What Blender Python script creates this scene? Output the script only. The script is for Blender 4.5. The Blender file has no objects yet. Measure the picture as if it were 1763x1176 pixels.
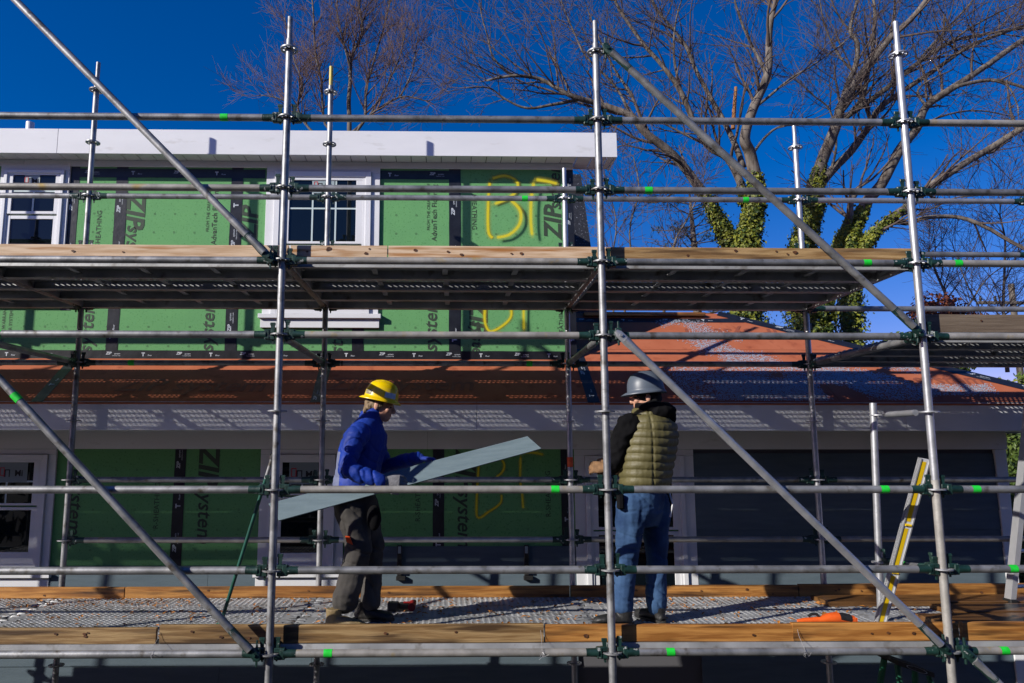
import bpy, bmesh, math, random
from mathutils import Vector, Matrix, noise, Quaternion
R = math.radians
scene = bpy.context.scene
COL = scene.collection
random.seed(7)

# ------------------------------------------------------------------ camera
FPX, YAW, PITCH, ROLL = 1248.4228, .016, .1335, .0005
CAM = Vector((1.066, -4.7167, 1.2487))
PPX, PPY = 781.54, 607.67
_f = Vector((math.sin(YAW)*math.cos(PITCH), math.cos(YAW)*math.cos(PITCH), math.sin(PITCH)))
_r0 = Vector((math.cos(YAW), -math.sin(YAW), 0)); _u0 = _r0.cross(_f)
_r = _r0*math.cos(ROLL) + _u0*math.sin(ROLL); _u = -_r0*math.sin(ROLL) + _u0*math.cos(ROLL)
cd = bpy.data.cameras.new('camera'); cam = bpy.data.objects.new('camera', cd); COL.objects.link(cam)
m3 = Matrix((_r, _u, -_f)).transposed()
cam.matrix_world = Matrix.Translation(CAM) @ m3.to_4x4()
cd.sensor_width = 36; cd.sensor_fit = 'HORIZONTAL'; cd.lens = 36*FPX/1763
cd.shift_x = (881.5-PPX)/1763; cd.shift_y = (PPY-588)/1763
cd.clip_start = .05; cd.clip_end = 2000
scene.camera = cam
scene.render.resolution_x = 1024; scene.render.resolution_y = 683

# ------------------------------------------------------------------ sky, sun, exposure
SUN = Vector((1.74, 1.0, -.955)).normalized()          # direction the light travels
EL = math.asin(-SUN.z); AZ = math.atan2(-SUN.x, -SUN.y)   # towards the sun, from +Y clockwise
w = bpy.data.worlds.new('World'); scene.world = w; w.use_nodes = True
nt = w.node_tree; nt.nodes.clear()
sky = nt.nodes.new('ShaderNodeTexSky'); sky.sky_type = 'NISHITA'; sky.sun_disc = False
sky.sun_elevation = EL; sky.sun_rotation = AZ; sky.altitude = 800; sky.air_density = 1.0; sky.dust_density = .5; sky.ozone_density = 4.0
hs = nt.nodes.new('ShaderNodeHueSaturation'); hs.inputs['Saturation'].default_value = 1.38; hs.inputs['Value'].default_value = 1.0
bg = nt.nodes.new('ShaderNodeBackground'); bg.inputs[1].default_value = .092
wo = nt.nodes.new('ShaderNodeOutputWorld')
tn = nt.nodes.new('ShaderNodeMix'); tn.data_type = 'RGBA'; tn.blend_type = 'MULTIPLY'; tn.inputs['Factor'].default_value = 1; tn.inputs['B'].default_value = (1.35,.735,1.06,1)
nt.links.new(sky.outputs[0], hs.inputs['Color']); nt.links.new(hs.outputs[0], tn.inputs['A']); nt.links.new(tn.outputs['Result'], bg.inputs[0]); nt.links.new(bg.outputs[0], wo.inputs[0])
sl = bpy.data.lights.new('sun', 'SUN'); sl.energy = 4.6; sl.angle = R(.53); sl.color = (1, .945, .87)
so = bpy.data.objects.new('sun', sl); COL.objects.link(so)
so.rotation_euler = SUN.to_track_quat('-Z', 'Y').to_euler()
scene.view_settings.view_transform = 'Standard'; scene.view_settings.look = 'None'
scene.view_settings.exposure = .25; scene.view_settings.gamma = 1
scene.render.engine = 'CYCLES'; scene.cycles.diffuse_bounces = 1

# ------------------------------------------------------------------ pixel helpers (photo pixel + known plane -> place)
def ray(x, y): return _f + _r*((x-PPX)/FPX) - _u*((y-PPY)/FPX)
def at(x, y, Y): d = ray(x, y); return CAM + d*((Y-CAM.y)/d.y)
def atz(x, y, Z): d = ray(x, y); return CAM + d*((Z-CAM.z)/d.z)
def X_(x, y, Y): return at(x, y, Y).x
def Z_(x, y, Y): return at(x, y, Y).z

# ------------------------------------------------------------------ object helpers
class MB:
    def __init__(s): s.v = []; s.f = []; s.m = []; s.mi = 0
    def add(s, vs, fs):
        o = len(s.v); s.v += [tuple(p) for p in vs]; s.f += [tuple(i+o for i in f) for f in fs]; s.m += [s.mi]*len(fs)
    def hexa(s, p):   # 8 corner points: bottom ring then top ring
        s.add(p, [(3,2,1,0),(4,5,6,7),(0,1,5,4),(1,2,6,5),(2,3,7,6),(3,0,4,7)]); return s
    def box(s, x0, x1, y0, y1, z0, z1):
        return s.hexa([(x0,y0,z0),(x1,y0,z0),(x1,y1,z0),(x0,y1,z0),(x0,y0,z1),(x1,y0,z1),(x1,y1,z1),(x0,y1,z1)])
    def bbox(s, x0, x1, y0, y1, z0, z1, b=.003):   # chamfered box
        vs = []; fs = []
        xs, ys, zs = (x0,x1), (y0,y1), (z0,z1); idx = {}
        for i in (0,1):
            for j in (0,1):
                for k in (0,1):
                    c = (xs[i], ys[j], zs[k]); d = (b if i == 0 else -b, b if j == 0 else -b, b if k == 0 else -b)
                    for a in range(3):
                        p = [c[q]+(0 if q == a else d[q]) for q in range(3)]; idx[(i,j,k,a)] = len(vs); vs.append(p)
        def q(a, *k): fs.append([idx[t+(a,)] for t in k])
        q(0,(0,0,0),(0,0,1),(0,1,1),(0,1,0)); q(0,(1,0,0),(1,1,0),(1,1,1),(1,0,1))
        q(1,(0,0,0),(1,0,0),(1,0,1),(0,0,1)); q(1,(0,1,0),(0,1,1),(1,1,1),(1,1,0))
        q(2,(0,0,0),(0,1,0),(1,1,0),(1,0,0)); q(2,(0,0,1),(1,0,1),(1,1,1),(0,1,1))
        for j in (0,1):
            for k in (0,1): fs.append([idx[(0,j,k,1)],idx[(1,j,k,1)],idx[(1,j,k,2)],idx[(0,j,k,2)]])
        for i in (0,1):
            for k in (0,1): fs.append([idx[(i,0,k,0)],idx[(i,1,k,0)],idx[(i,1,k,2)],idx[(i,0,k,2)]])
            for j in (0,1): fs.append([idx[(i,j,0,0)],idx[(i,j,1,0)],idx[(i,j,1,1)],idx[(i,j,0,1)]])
        for i in (0,1):
            for j in (0,1):
                for k in (0,1): fs.append([idx[(i,j,k,0)],idx[(i,j,k,1)],idx[(i,j,k,2)]])
        s.add(vs, fs); return s
    def tube(s, p0, p1, r0, r1=None, n=16, caps=True):
        return s.path([p0, p1], [r0, r0 if r1 is None else r1], n, caps)
    def path(s, pts, rs, n=8, caps=True, sy=1.0, up=None):
        pts = [Vector(p) for p in pts]; vs = []; fs = []
        d = (pts[1]-pts[0]).normalized()
        ref = Vector(up) if up else (Vector((0,0,1)) if abs(d.z) < .9 else Vector((0,1,0)))
        a = d.cross(ref).normalized(); b = a.cross(d)
        for i, p in enumerate(pts):
            if i == 0: t = pts[1]-pts[0]
            elif i == len(pts)-1: t = pts[-1]-pts[-2]
            else: t = (pts[i+1]-pts[i]).normalized() + (pts[i]-pts[i-1]).normalized()
            if t.length < 1e-9: t = d
            t = t.normalized(); a = (a - t*a.dot(t))
            a = a.normalized() if a.length > 1e-6 else t.orthogonal().normalized(); b = a.cross(t)
            for k in range(n):
                an = 2*math.pi*k/n
                vs.append(p + a*(math.cos(an)*rs[i]) + b*(math.sin(an)*rs[i]*sy))
        for i in range(len(pts)-1):
            for k in range(n):
                k2 = (k+1) % n; fs.append((i*n+k, i*n+k2, (i+1)*n+k2, (i+1)*n+k))
        if caps:
            fs.append(tuple(range(n))[::-1]); fs.append(tuple((len(pts)-1)*n+k for k in range(n)))
        s.add(vs, fs); return s
    def loft(s, rings, n=20, caps=True):   # rings: (centre, axisA*ra, axisB*rb)
        vs = []; fs = []
        for c, a, b in rings:
            c = Vector(c); a = Vector(a); b = Vector(b)
            for k in range(n): an = 2*math.pi*k/n; vs.append(c + a*math.cos(an) + b*math.sin(an))
        for i in range(len(rings)-1):
            for k in range(n): k2 = (k+1) % n; fs.append((i*n+k, i*n+k2, (i+1)*n+k2, (i+1)*n+k))
        if caps: fs.append(tuple(range(n))[::-1]); fs.append(tuple((len(rings)-1)*n+k for k in range(n)))
        s.add(vs, fs); return s
    def ball(s, c, r, n=14, m=10, mat=None):
        c = Vector(c); r = Vector(r if hasattr(r, '__len__') else (r, r, r)); vs = []; fs = []
        mt = mat or Matrix.Identity(3)
        vs.append(c + mt @ Vector((0,0,-r.z)))
        for i in range(1, m):
            ph = -math.pi/2 + math.pi*i/m
            for k in range(n):
                an = 2*math.pi*k/n
                vs.append(c + mt @ Vector((r.x*math.cos(ph)*math.cos(an), r.y*math.cos(ph)*math.sin(an), r.z*math.sin(ph))))
        vs.append(c + mt @ Vector((0,0,r.z))); L = len(vs)-1
        for k in range(n): fs.append((0, 1+(k+1) % n, 1+k)); fs.append((L, L-n+k, L-n+(k+1) % n))
        for i in range(m-2):
            for k in range(n):
                a = 1+i*n; k2 = (k+1) % n; fs.append((a+k, a+k2, a+n+k2, a+n+k))
        s.add(vs, fs); return s
    def limb(s, pts, rs, n=14):
        s.path(pts, rs, n)
        for p, r in zip(pts, rs): s.ball(p, r*.985)
        return s
    def lathe(s, prof, n=16, c=(0,0,0)):
        vs = []; fs = []
        for r, z in prof:
            for k in range(n): an = 2*math.pi*k/n; vs.append((c[0]+r*math.cos(an), c[1]+r*math.sin(an), c[2]+z))
        for i in range(len(prof)-1):
            for k in range(n): k2 = (k+1) % n; fs.append((i*n+k, i*n+k2, (i+1)*n+k2, (i+1)*n+k))
        s.add(vs, fs); return s
    def quad(s, a, b, c, d): s.add([a,b,c,d], [(0,1,2,3)]); return s
    def mesh(s, name, mats, smooth=False):
        me = bpy.data.meshes.new(name); me.from_pydata(s.v, [], s.f)
        for m in (mats if isinstance(mats, (list, tuple)) else [mats]): me.materials.append(M[m] if isinstance(m, str) else m)
        if any(s.m): me.polygons.foreach_set('material_index', s.m)
        if smooth:
            me.shade_smooth()
            if smooth != 'all': me.set_sharp_from_angle(angle=R(35))
        me.update(); return me
    def build(s, name, mats, parent=None, smooth=False, origin=None):
        if origin is not None:
            o = Vector(origin); s.v = [tuple(Vector(p)-o) for p in s.v]
        return link(name, s.mesh(name, mats, smooth), parent, origin)
def link(name, me, parent=None, loc=None, mat=None):
    o = bpy.data.objects.new(name, me); COL.objects.link(o)
    if parent is not None: o.parent = parent
    if loc is not None: o.location = Vector(loc) - (parent_origin(parent) if parent is not None else Vector())
    elif parent is not None: o.location = -parent_origin(parent)
    if mat is not None: o.matrix_basis = mat
    return o
def parent_origin(p):   # nothing here is rotated at the Empty level, so a plain sum of offsets
    v = Vector()
    while p is not None: v += p.location; p = p.parent
    return v
def tag(o, label=None, cat=None, group=None, kind=None):
    if label: o['label'] = label
    if cat: o['category'] = cat
    if group: o['group'] = group
    if kind: o['kind'] = kind
    return o
def thing(name, label, cat, loc=(0,0,0), group=None):
    o = bpy.data.objects.new(name, None); COL.objects.link(o); o.location = loc; o.empty_display_size = .1
    return tag(o, label, cat, group)

# ------------------------------------------------------------------ materials
M = {}
def mat(name, col, rough=.6, metal=0., col2=None, scale=6., stretch=(1,1,1), bump=0., bscale=None, lo=.35, hi=.65, detail=5, spec=.5, rand=0., col3=None, s3=30., t3=(.62,.68), rvar=0., coat=0.):
    m = bpy.data.materials.new(name); m.use_nodes = True; nt = m.node_tree; N = nt.nodes; L = nt.links
    b = N['Principled BSDF']; b.inputs['Base Color'].default_value = (*col, 1); b.inputs['Roughness'].default_value = rough
    b.inputs['Metallic'].default_value = metal; b.inputs['Specular IOR Level'].default_value = spec; b.inputs['Coat Weight'].default_value = coat
    tc = N.new('ShaderNodeTexCoord'); mp = N.new('ShaderNodeMapping'); mp.inputs['Scale'].default_value = stretch
    oi = N.new('ShaderNodeObjectInfo'); cx = N.new('ShaderNodeCombineXYZ')
    mu = N.new('ShaderNodeMath'); mu.operation = 'MULTIPLY'; mu.inputs[1].default_value = 37.
    L.new(oi.outputs['Random'], mu.inputs[0])
    for i in range(3): L.new(mu.outputs[0], cx.inputs[i])
    L.new(cx.outputs[0], mp.inputs['Location']); L.new(tc.outputs['Object'], mp.inputs['Vector'])
    out = None
    if col2 is not None:
        n = N.new('ShaderNodeTexNoise'); n.inputs['Scale'].default_value = scale; n.inputs['Detail'].default_value = detail
        L.new(mp.outputs[0], n.inputs['Vector'])
        mr = N.new('ShaderNodeMapRange'); mr.inputs['From Min'].default_value = lo; mr.inputs['From Max'].default_value = hi
        L.new(n.outputs['Fac'], mr.inputs['Value'])
        mx = N.new('ShaderNodeMix'); mx.data_type = 'RGBA'; mx.inputs['A'].default_value = (*col, 1); mx.inputs['B'].default_value = (*col2, 1)
        L.new(mr.outputs[0], mx.inputs['Factor']); out = mx.outputs['Result']
        if rvar:
            ma = N.new('ShaderNodeMath'); ma.operation = 'MULTIPLY_ADD'; ma.inputs[1].default_value = rvar; ma.inputs[2].default_value = rough
            L.new(n.outputs['Fac'], ma.inputs[0]); L.new(ma.outputs[0], b.inputs['Roughness'])
    if col3 is not None:
        n3 = N.new('ShaderNodeTexNoise'); n3.inputs['Scale'].default_value = s3; n3.inputs['Detail'].default_value = 3
        L.new(mp.outputs[0], n3.inputs['Vector'])
        r3 = N.new('ShaderNodeMapRange'); r3.inputs['From Min'].default_value = t3[0]; r3.inputs['From Max'].default_value = t3[1]
        L.new(n3.outputs['Fac'], r3.inputs['Value'])
        x3 = N.new('ShaderNodeMix'); x3.data_type = 'RGBA'; x3.inputs['B'].default_value = (*col3, 1)
        if out: L.new(out, x3.inputs['A'])
        else: x3.inputs['A'].default_value = (*col, 1)
        L.new(r3.outputs[0], x3.inputs['Factor']); out = x3.outputs['Result']
    if rand:
        h = N.new('ShaderNodeHueSaturation'); mr2 = N.new('ShaderNodeMapRange')
        mr2.inputs['To Min'].default_value = 1-rand; mr2.inputs['To Max'].default_value = 1+rand
        L.new(oi.outputs['Random'], mr2.inputs['Value']); L.new(mr2.outputs[0], h.inputs['Value'])
        if out: L.new(out, h.inputs['Color'])
        else: h.inputs['Color'].default_value = (*col, 1)
        out = h.outputs[0]
    if out: L.new(out, b.inputs['Base Color'])
    if bump:
        n2 = N.new('ShaderNodeTexNoise'); n2.inputs['Scale'].default_value = bscale or scale*3; n2.inputs['Detail'].default_value = 6
        L.new(mp.outputs[0], n2.inputs['Vector'])
        bp = N.new('ShaderNodeBump'); bp.inputs['Strength'].default_value = bump; bp.inputs['Distance'].default_value = .01
        L.new(n2.outputs['Fac'], bp.inputs['Height']); L.new(bp.outputs[0], b.inputs['Normal'])
    M[name] = m; return m
mat('galvanised', (.20,.205,.21), .40, .55, (.36,.365,.37), 9, (1,1,1), .08, 60, rand=.14, col3=(.10,.085,.065), s3=14, t3=(.58,.76), rvar=.2)
mat('galvanised_new', (.38,.39,.41), .36, .65, (.50,.51,.53), 12, bump=.05, bscale=60, rvar=.15)
mat('galvanised_dull', (.24,.23,.21), .55, .25, (.38,.365,.335), 10, bump=.1, bscale=60, col3=(.36,.26,.09), s3=8, t3=(.60,.75), rand=.1)
mat('deck_steel', (.36,.37,.38), .45, .4, (.52,.53,.54), 5, bump=.1, bscale=50, rand=.1, col3=(.16,.14,.11), s3=9, t3=(.58,.75), rvar=.2)
mat('green_paint', (.006,.023,.019), .45, 0, (.012,.045,.037), 22, bump=.2, bscale=60, col3=(.35,.37,.36), s3=26, t3=(.64,.68))
mat('green_tape', (.01,.55,.03), .5, 0, (.02,.72,.06), 30)
mat('orange_tape', (.75,.07,.01), .5, 0, (.85,.12,.02), 30)
mat('yellow_spigot', (.62,.46,.05), .5, .1, (.45,.38,.12), 20)
mat('pine', (.66,.49,.33), .68, 0, (.50,.33,.19), 3.2, (1,16,16), .15, 10, rand=.10, col3=(.36,.15,.035), s3=1.6, t3=(.54,.66), lo=.4, hi=.6)
mat('pine_orange', (.50,.235,.060), .5, 0, (.29,.115,.024), 3.0, (1,14,14), .2, 10, rand=.15, col3=(.075,.032,.010), s3=1.6, t3=(.50,.68), lo=.4, hi=.6)
mat('pine_weathered', (.44,.29,.13), .55, 0, (.24,.135,.048), 2.8, (1,14,14), .25, 10, rand=.12, col3=(.085,.045,.017), s3=1.6, t3=(.48,.66), lo=.4, hi=.6)
mat('wet_plank', (.17,.085,.03), .3, 0, (.085,.04,.015), 2.5, (1,10,10), .2, 10, rand=.1, col3=(.03,.016,.008), s3=2.5, t3=(.55,.7))
mat('old_plank', (.20,.155,.11), .7, 0, (.13,.095,.065), 2.5, (1,16,16), .25, 10, col3=(.06,.04,.03), s3=2.2, t3=(.62,.74))
mat('knot', (.14,.055,.02), .6, 0, (.05,.02,.01), 40)
mat('sheathing', (.142,.365,.145), .75, 0, (.150,.385,.148), 5, (1,1,1), .10, 120, col3=(.095,.265,.095), s3=60, t3=(.58,.70), spec=.15)
mat('roof_sheathing', (.41,.118,.056), .65, 0, (.46,.145,.072), 4, bump=.10, bscale=110, col3=(.30,.08,.04), s3=9, t3=(.58,.76), spec=.15)
mat('flashing_tape', (.010,.011,.015), .38, 0, (.018,.02,.026), 12, bump=.25, bscale=14)
mat('print_white', (.62,.66,.70), .6, 0, (.35,.40,.46), 40)
mat('print_black', (.025,.05,.025), .7, 0, (.05,.10,.045), 30)
mat('print_dark', (.035,.055,.035), .7)
mat('print_brown', (.25,.068,.034), .7, 0, (.30,.085,.045), 20)
mat('white_trim', (.79,.80,.82), .5, 0, (.74,.75,.77), 1.5, (1,1,3), .03, 40, spec=.3, col3=(.66,.66,.66), s3=5, t3=(.64,.78))
mat('white_vinyl', (.80,.81,.83), .35, 0, (.77,.78,.80), 3)
mat('joint_gap', (.10,.10,.11), .8)
mat('siding', (.100,.136,.162), .75, 0, (.116,.155,.182), 3, (1,1,8), .22, 40, rand=.06, spec=.15)
mat('siding_board', (.125,.175,.200), .7, 0, (.150,.205,.230), 4, (1,8,8), .3, 30, spec=.25)
mat('glass_dark', (.004,.007,.010), .02, 0, spec=.5)
mat('muntin', (.55,.66,.66), .5)
mat('sticker', (.36,.44,.46), .5, 0, (.32,.40,.42), 8)
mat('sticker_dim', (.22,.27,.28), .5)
mat('ink_black', (.01,.01,.012), .6)
mat('ink_red', (.5,.02,.03), .6)
mat('dark_roofing', (.016,.018,.024), .6, 0, (.03,.033,.042), 30, col3=(.25,.27,.32), s3=45, t3=(.62,.70))
mat('frost', (.42,.45,.53), .8)
mat('leaf_litter', (.50,.20,.025), .7, 0, (.26,.09,.015), 60)
mat('bark', (.092,.078,.063), .85, 0, (.20,.175,.145), 2.5, (3,3,.6), .6, 14, col3=(.05,.037,.027), s3=3, t3=(.5,.66))
mat('twig', (.070,.052,.046), .8, 0, (.115,.086,.072), 3)
mat('twig_red', (.10,.060,.050), .8, 0, (.17,.11,.09), 3)
mat('broken_wood', (.36,.17,.06), .8, 0, (.22,.09,.03), 3, (4,4,.5))
mat('ivy', (.075,.10,.012), .5, 0, (.26,.27,.03), 2.2, lo=.3, hi=.7, spec=.3)
mat('ivy_dark', (.025,.050,.010), .5, 0, (.07,.11,.02), 2.2, spec=.3)
mat('pine_needles', (.035,.060,.030), .6, 0, (.075,.10,.045), 2)
mat('hedge_leaf', (.040,.072,.012), .5, 0, (.12,.17,.03), 2.0, spec=.3)
mat('red_leaf', (.13,.035,.018), .6, 0, (.24,.075,.035), 3)
mat('ground', (.040,.033,.020), .9, 0, (.028,.036,.014), .6, bump=.4, bscale=20, col3=(.07,.04,.016), s3=3, t3=(.55,.7))
mat('hard_hat_yellow', (.90,.62,.0), .32, 0, (.84,.56,.0), 8, coat=.3)
mat('hard_hat_grey', (.095,.118,.155), .42, 0, (.08,.10,.135), 8)
mat('hat_sticker', (.35,.52,.72), .5, 0, (.6,.68,.75), 40)
mat('hat_label_dark', (.06,.055,.03), .5, 0, (.4,.36,.2), 60)
mat('skin', (.52,.27,.18), .5, 0, (.60,.33,.23), 12, spec=.4)
mat('hair', (.13,.085,.045), .7, 0, (.27,.19,.11), 40, (1,1,.4), .8, 60)
mat('black_knit', (.008,.008,.009), .9, 0, (.014,.014,.015), 40, bump=.4, bscale=160)
mat('jacket_blue', (.005,.026,.21), .62, 0, (.008,.040,.31), 6, bump=.5, bscale=14, spec=.3)
mat('jacket_grey', (.12,.14,.24), .7, 0, (.15,.17,.27), 8, bump=.3, bscale=20)
mat('work_trousers', (.050,.046,.043), .9, 0, (.080,.075,.069), 5, bump=.5, bscale=16, spec=.2)
mat('trouser_patch', (.006,.006,.007), .95, spec=.15)
mat('boot_tan', (.26,.19,.085), .7, 0, (.17,.12,.055), 14, bump=.4, bscale=40)
mat('boot_dark', (.016,.014,.013), .55, 0, (.03,.026,.022), 14, bump=.4, bscale=40)
mat('glove_grey', (.20,.20,.21), .8, 0, (.13,.13,.14), 30, bump=.4, bscale=80)
mat('glove_blue', (.006,.03,.27), .8, bump=.4, bscale=80)
mat('glove_tan', (.26,.14,.065), .8, 0, (.15,.08,.035), 30, bump=.4, bscale=50)
mat('vest_olive', (.095,.083,.030), .55, 0, (.125,.11,.042), 7, bump=.45, bscale=26, spec=.5)
mat('hoodie_black', (.004,.004,.005), .95, 0, (.007,.007,.008), 8, bump=.3, bscale=22, spec=.12)
mat('denim', (.018,.044,.110), .85, 0, (.046,.098,.200), 5.5, bump=.7, bscale=16, spec=.2)
mat('denim_seam', (.20,.20,.20), .8)
mat('shoe_black', (.010,.010,.010), .5, 0, (.02,.02,.02), 20, bump=.3, bscale=50)
mat('tool_red', (.32,.012,.012), .5)
mat('tool_black', (.012,.012,.012), .5, 0, (.02,.02,.02), 30)
mat('tool_orange', (.80,.13,.015), .42, 0, (.70,.10,.012), 20)
mat('level_yellow', (.90,.60,.01), .4)
mat('aluminium', (.60,.61,.63), .38, .6, (.5,.51,.53), 8, rvar=.2)
mat('white_plastic', (.72,.73,.74), .5)
mat('green_pole', (.014,.105,.075), .5, 0, (.010,.07,.05), 20)
mat('rubber', (.012,.012,.012), .6)
mat('wire', (.5,.5,.5), .4, .5)
mat('fibreglass_green', (.012,.13,.07), .5)
mat('safety_orange', (.85,.09,.01), .5)

# spray paint: soft noisy edges, opaque core
m = bpy.data.materials.new('spray_paint'); m.use_nodes = True; N = m.node_tree.nodes; L = m.node_tree.links
b = N['Principled BSDF']; b.inputs['Base Color'].default_value = (.74,.62,.015,1); b.inputs['Roughness'].default_value = .5
at_ = N.new('ShaderNodeAttribute'); at_.attribute_name = 'core'
nz = N.new('ShaderNodeTexNoise'); nz.inputs['Scale'].default_value = 260
sb = N.new('ShaderNodeMath'); sb.operation = 'MULTIPLY_ADD'; sb.inputs[1].default_value = .9; sb.inputs[2].default_value = -.45
ad = N.new('ShaderNodeMath'); ad.operation = 'ADD'; ad.use_clamp = True
L.new(nz.outputs['Fac'], sb.inputs[0]); L.new(at_.outputs['Fac'], ad.inputs[0]); L.new(sb.outputs[0], ad.inputs[1])
pw = N.new('ShaderNodeMath'); pw.operation = 'MULTIPLY'; L.new(ad.outputs[0], pw.inputs[0]); L.new(at_.outputs['Fac'], pw.inputs[1])
L.new(pw.outputs[0], b.inputs['Alpha']); M['spray_paint'] = m

# lettering: text -> flat mesh in the XZ plane, facing -Y
_tc = {}
def text_mb(mb, s, size, P, right, up, shear=0., bold=0., align='CENTER', sx=1.):
    key = (s, shear, bold, align)
    if key not in _tc:
        cu = bpy.data.curves.new('t', 'FONT'); cu.body = s; cu.size = 1; cu.shear = shear; cu.offset = bold
        cu.align_x = align; cu.align_y = 'CENTER'; cu.resolution_u = 2; cu.fill_mode = 'FRONT'
        o = bpy.data.objects.new('t', cu); COL.objects.link(o)
        bpy.context.view_layer.update()
        me = o.to_mesh(); _tc[key] = ([v.co.copy() for v in me.vertices], [tuple(p.vertices) for p in me.polygons])
        o.to_mesh_clear(); bpy.data.objects.remove(o); bpy.data.curves.remove(cu)
    vs, fs = _tc[key]; P = Vector(P); right = Vector(right); up = Vector(up)
    mb.add([P + right*(v.x*size*sx) + up*(v.y*size) for v in vs], fs)

# =================================================================== SETTING
g = MB(); n = 40; S = 400
vs = []; fs = []
def gz(x, y): return -2.0 + (0 if y < 4 else min(.06*(y-4), 2.0)*(.6+.4*math.sin(x*.13))) + .05*noise.noise(Vector((x*.2, y*.2, 0)))
xs = [-S+2*S*i/n for i in range(n+1)]; xs = sorted(set(xs + [i*1.5 for i in range(-16, 17)])); ys = sorted(set([-S+2*S*i/n for i in range(n+1)] + [i*1.5 for i in range(-10, 24)]))
for y in ys:
    for x in xs: vs.append((x, y, gz(x, y)))
W_ = len(xs)
for j in range(len(ys)-1):
    for i in range(W_-1): fs.append((j*W_+i, j*W_+i+1, (j+1)*W_+i+1, (j+1)*W_+i))
g.add(vs, fs); tag(g.build('ground', 'ground', smooth='all'), kind='structure')

# =================================================================== HOUSE
UW, UF, LW, LF = 2.30, 2.09, 2.47, 1.68
house = thing('house', 'two storey house under construction with green sheathing, white trim and slate lower siding', 'house', (0, 2.4, -2))
XL = -8.4
ZF1, ZF0 = Z_(700,226,UF), Z_(700,268,UF)          # upper fascia
XC = X_(988,400,UW)                                # right corner of the upper storey
ZE = Z_(900,693,LF); ZJ = Z_(700,618,UW); RM = (ZJ-ZE)/(UW-LF)   # lower roof plane
def rp(x, y, off=0.):
    d = ray(x, y); t = (ZE + off + RM*(CAM.y-LF) - CAM.z)/(d.z - RM*d.y); return CAM + d*t
def rz(Y): return ZE + RM*(Y-LF)
RE = rp(1236, 540); YR, XR = RE.y, RE.x            # ridge end
XE = X_(1880, 694, LF)                             # eave corner
XS = X_(1740, 900, LW)                             # right end of the lower wall
# solid cores
MB().box(XL, XC-.004, UW+.013, 7, 1.72, ZF1-.05).build('upper_wall', 'joint_gap', house)
MB().box(XL, XS-.02, LW+.013, 7.2, -2.1, ZE-.05).build('lower_wall', 'joint_gap', house)
MB().box(XL, XC, UF+.03, 7.2, ZF1-.06, ZF1-.03).build('upper_roof', 'dark_roofing', house)
# upper fascia, soffit, frieze
XFE = X_(1062, 245, UF); xj = X_(99, 245, UF)
for a, b in ((XL, xj-.0015), (xj+.0015, XFE)):
    MB().bbox(a, b, UF, UF+.022, ZF0, ZF1, .002).build('fascia_board', 'white_trim', house)
MB().bbox(XFE-.022, XFE, UF+.0235, UW+.14, ZF0, ZF1, .002).build('fascia_board', 'white_trim', house)
x = XL
while x < XFE-.05:
    x2 = min(x+.148, XFE-.023); MB().bbox(x+.002, x2-.002, UF+.024, UW+.14, ZF0+.012, ZF0+.022, .002).build('soffit_panel', 'white_vinyl', house); x += .15
ZFr = Z_(700, 291, UW)
fj = X_(42, 275, UW-.02)
for a, b in ((XL, fj-.0015), (fj+.0015, XC)): MB().bbox(a, b, UW-.022, UW+.01, ZFr, ZF0+.010, .002).build('frieze_board', 'white_trim', house)
pp = at(52, 215, 4.2); MB().lathe([(.001,.2),(.05,.2),(.05,-.5)], 16).build('vent_pipe', 'white_vinyl', house, True, origin=(0,0,0)).location = (pp.x, pp.y-2.4, pp.z-.17+2)

# ---- sheathing panels of the upper storey
UP, DN = ((0,0,1), (-1,0,0)), ((0,0,-1), (1,0,0))
seams = [XL, -7.0, -5.75, -4.55, X_(-18,400,UW), X_(205,400,UW), X_(405,400,UW), X_(616,590,UW), X_(783,400,UW), XC]
panels = []
for a, b in zip(seams, seams[1:]):
    panels.append((a, b, MB().bbox(a+.002, b-.002, UW, UW+.012, ZJ-.05, ZF0, .001).build('sheathing_panel', 'sheathing', house)))
def panel_at(X, pl):
    for a, b, o in pl:
        if a <= X < b: return o
    return pl[-1][2]
def wall_text(pl, Y, items, matn):
    for (px, py, s, size, dr, sh, bd) in items:
        P = at(px, py, Y-.0025); mb = MB(); text_mb(mb, s, size, P, dr[0], dr[1], sh, bd)
        mb.build('printed_lettering', matn, panel_at(P.x, pl))
wall_text(panels, UW, [
    (170,393,'SHEATHING',.068,UP,0,0), (232,362,'ZIP',.25,DN,.2,.03), (227,432,'system',.19,DN,.2,.012),
    (359,358,'FROM THE CREATORS OF',.042,UP,0,0), (370,372,'AdvanTech Flooring',.072,UP,0,.004),
    (358,560,'system',.19,UP,.2,.012), (150,562,'system',.19,UP,.2,.012), (580,592,'system',.19,UP,.2,.012), (742,560,'system',.19,UP,.2,.012),
    (738,356,'FROM THE CREATORS OF',.042,UP,0,0), (748,366,'AdvanTech Flooring',.072,UP,0,.004),
    (816,365,'SHEATHING',.068,DN,0,0), (953,384,'ZIP',.24,UP,.2,.03), (955,318,'system',.19,UP,.2,.012),
    (822,544,'ZIP',.24,DN,.2,.03), (822,592,'system',.17,DN,.2,.012), (966,556,'SHEATHING',.06,UP,0,0),
    (6,560,'LIMITED WARRANTY',.045,UP,0,0), (18,558,'YEAR SYSTEM',.045,UP,0,0), (430,385,'ZIP',.24,UP,.2,.03)], 'print_dark')
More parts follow.
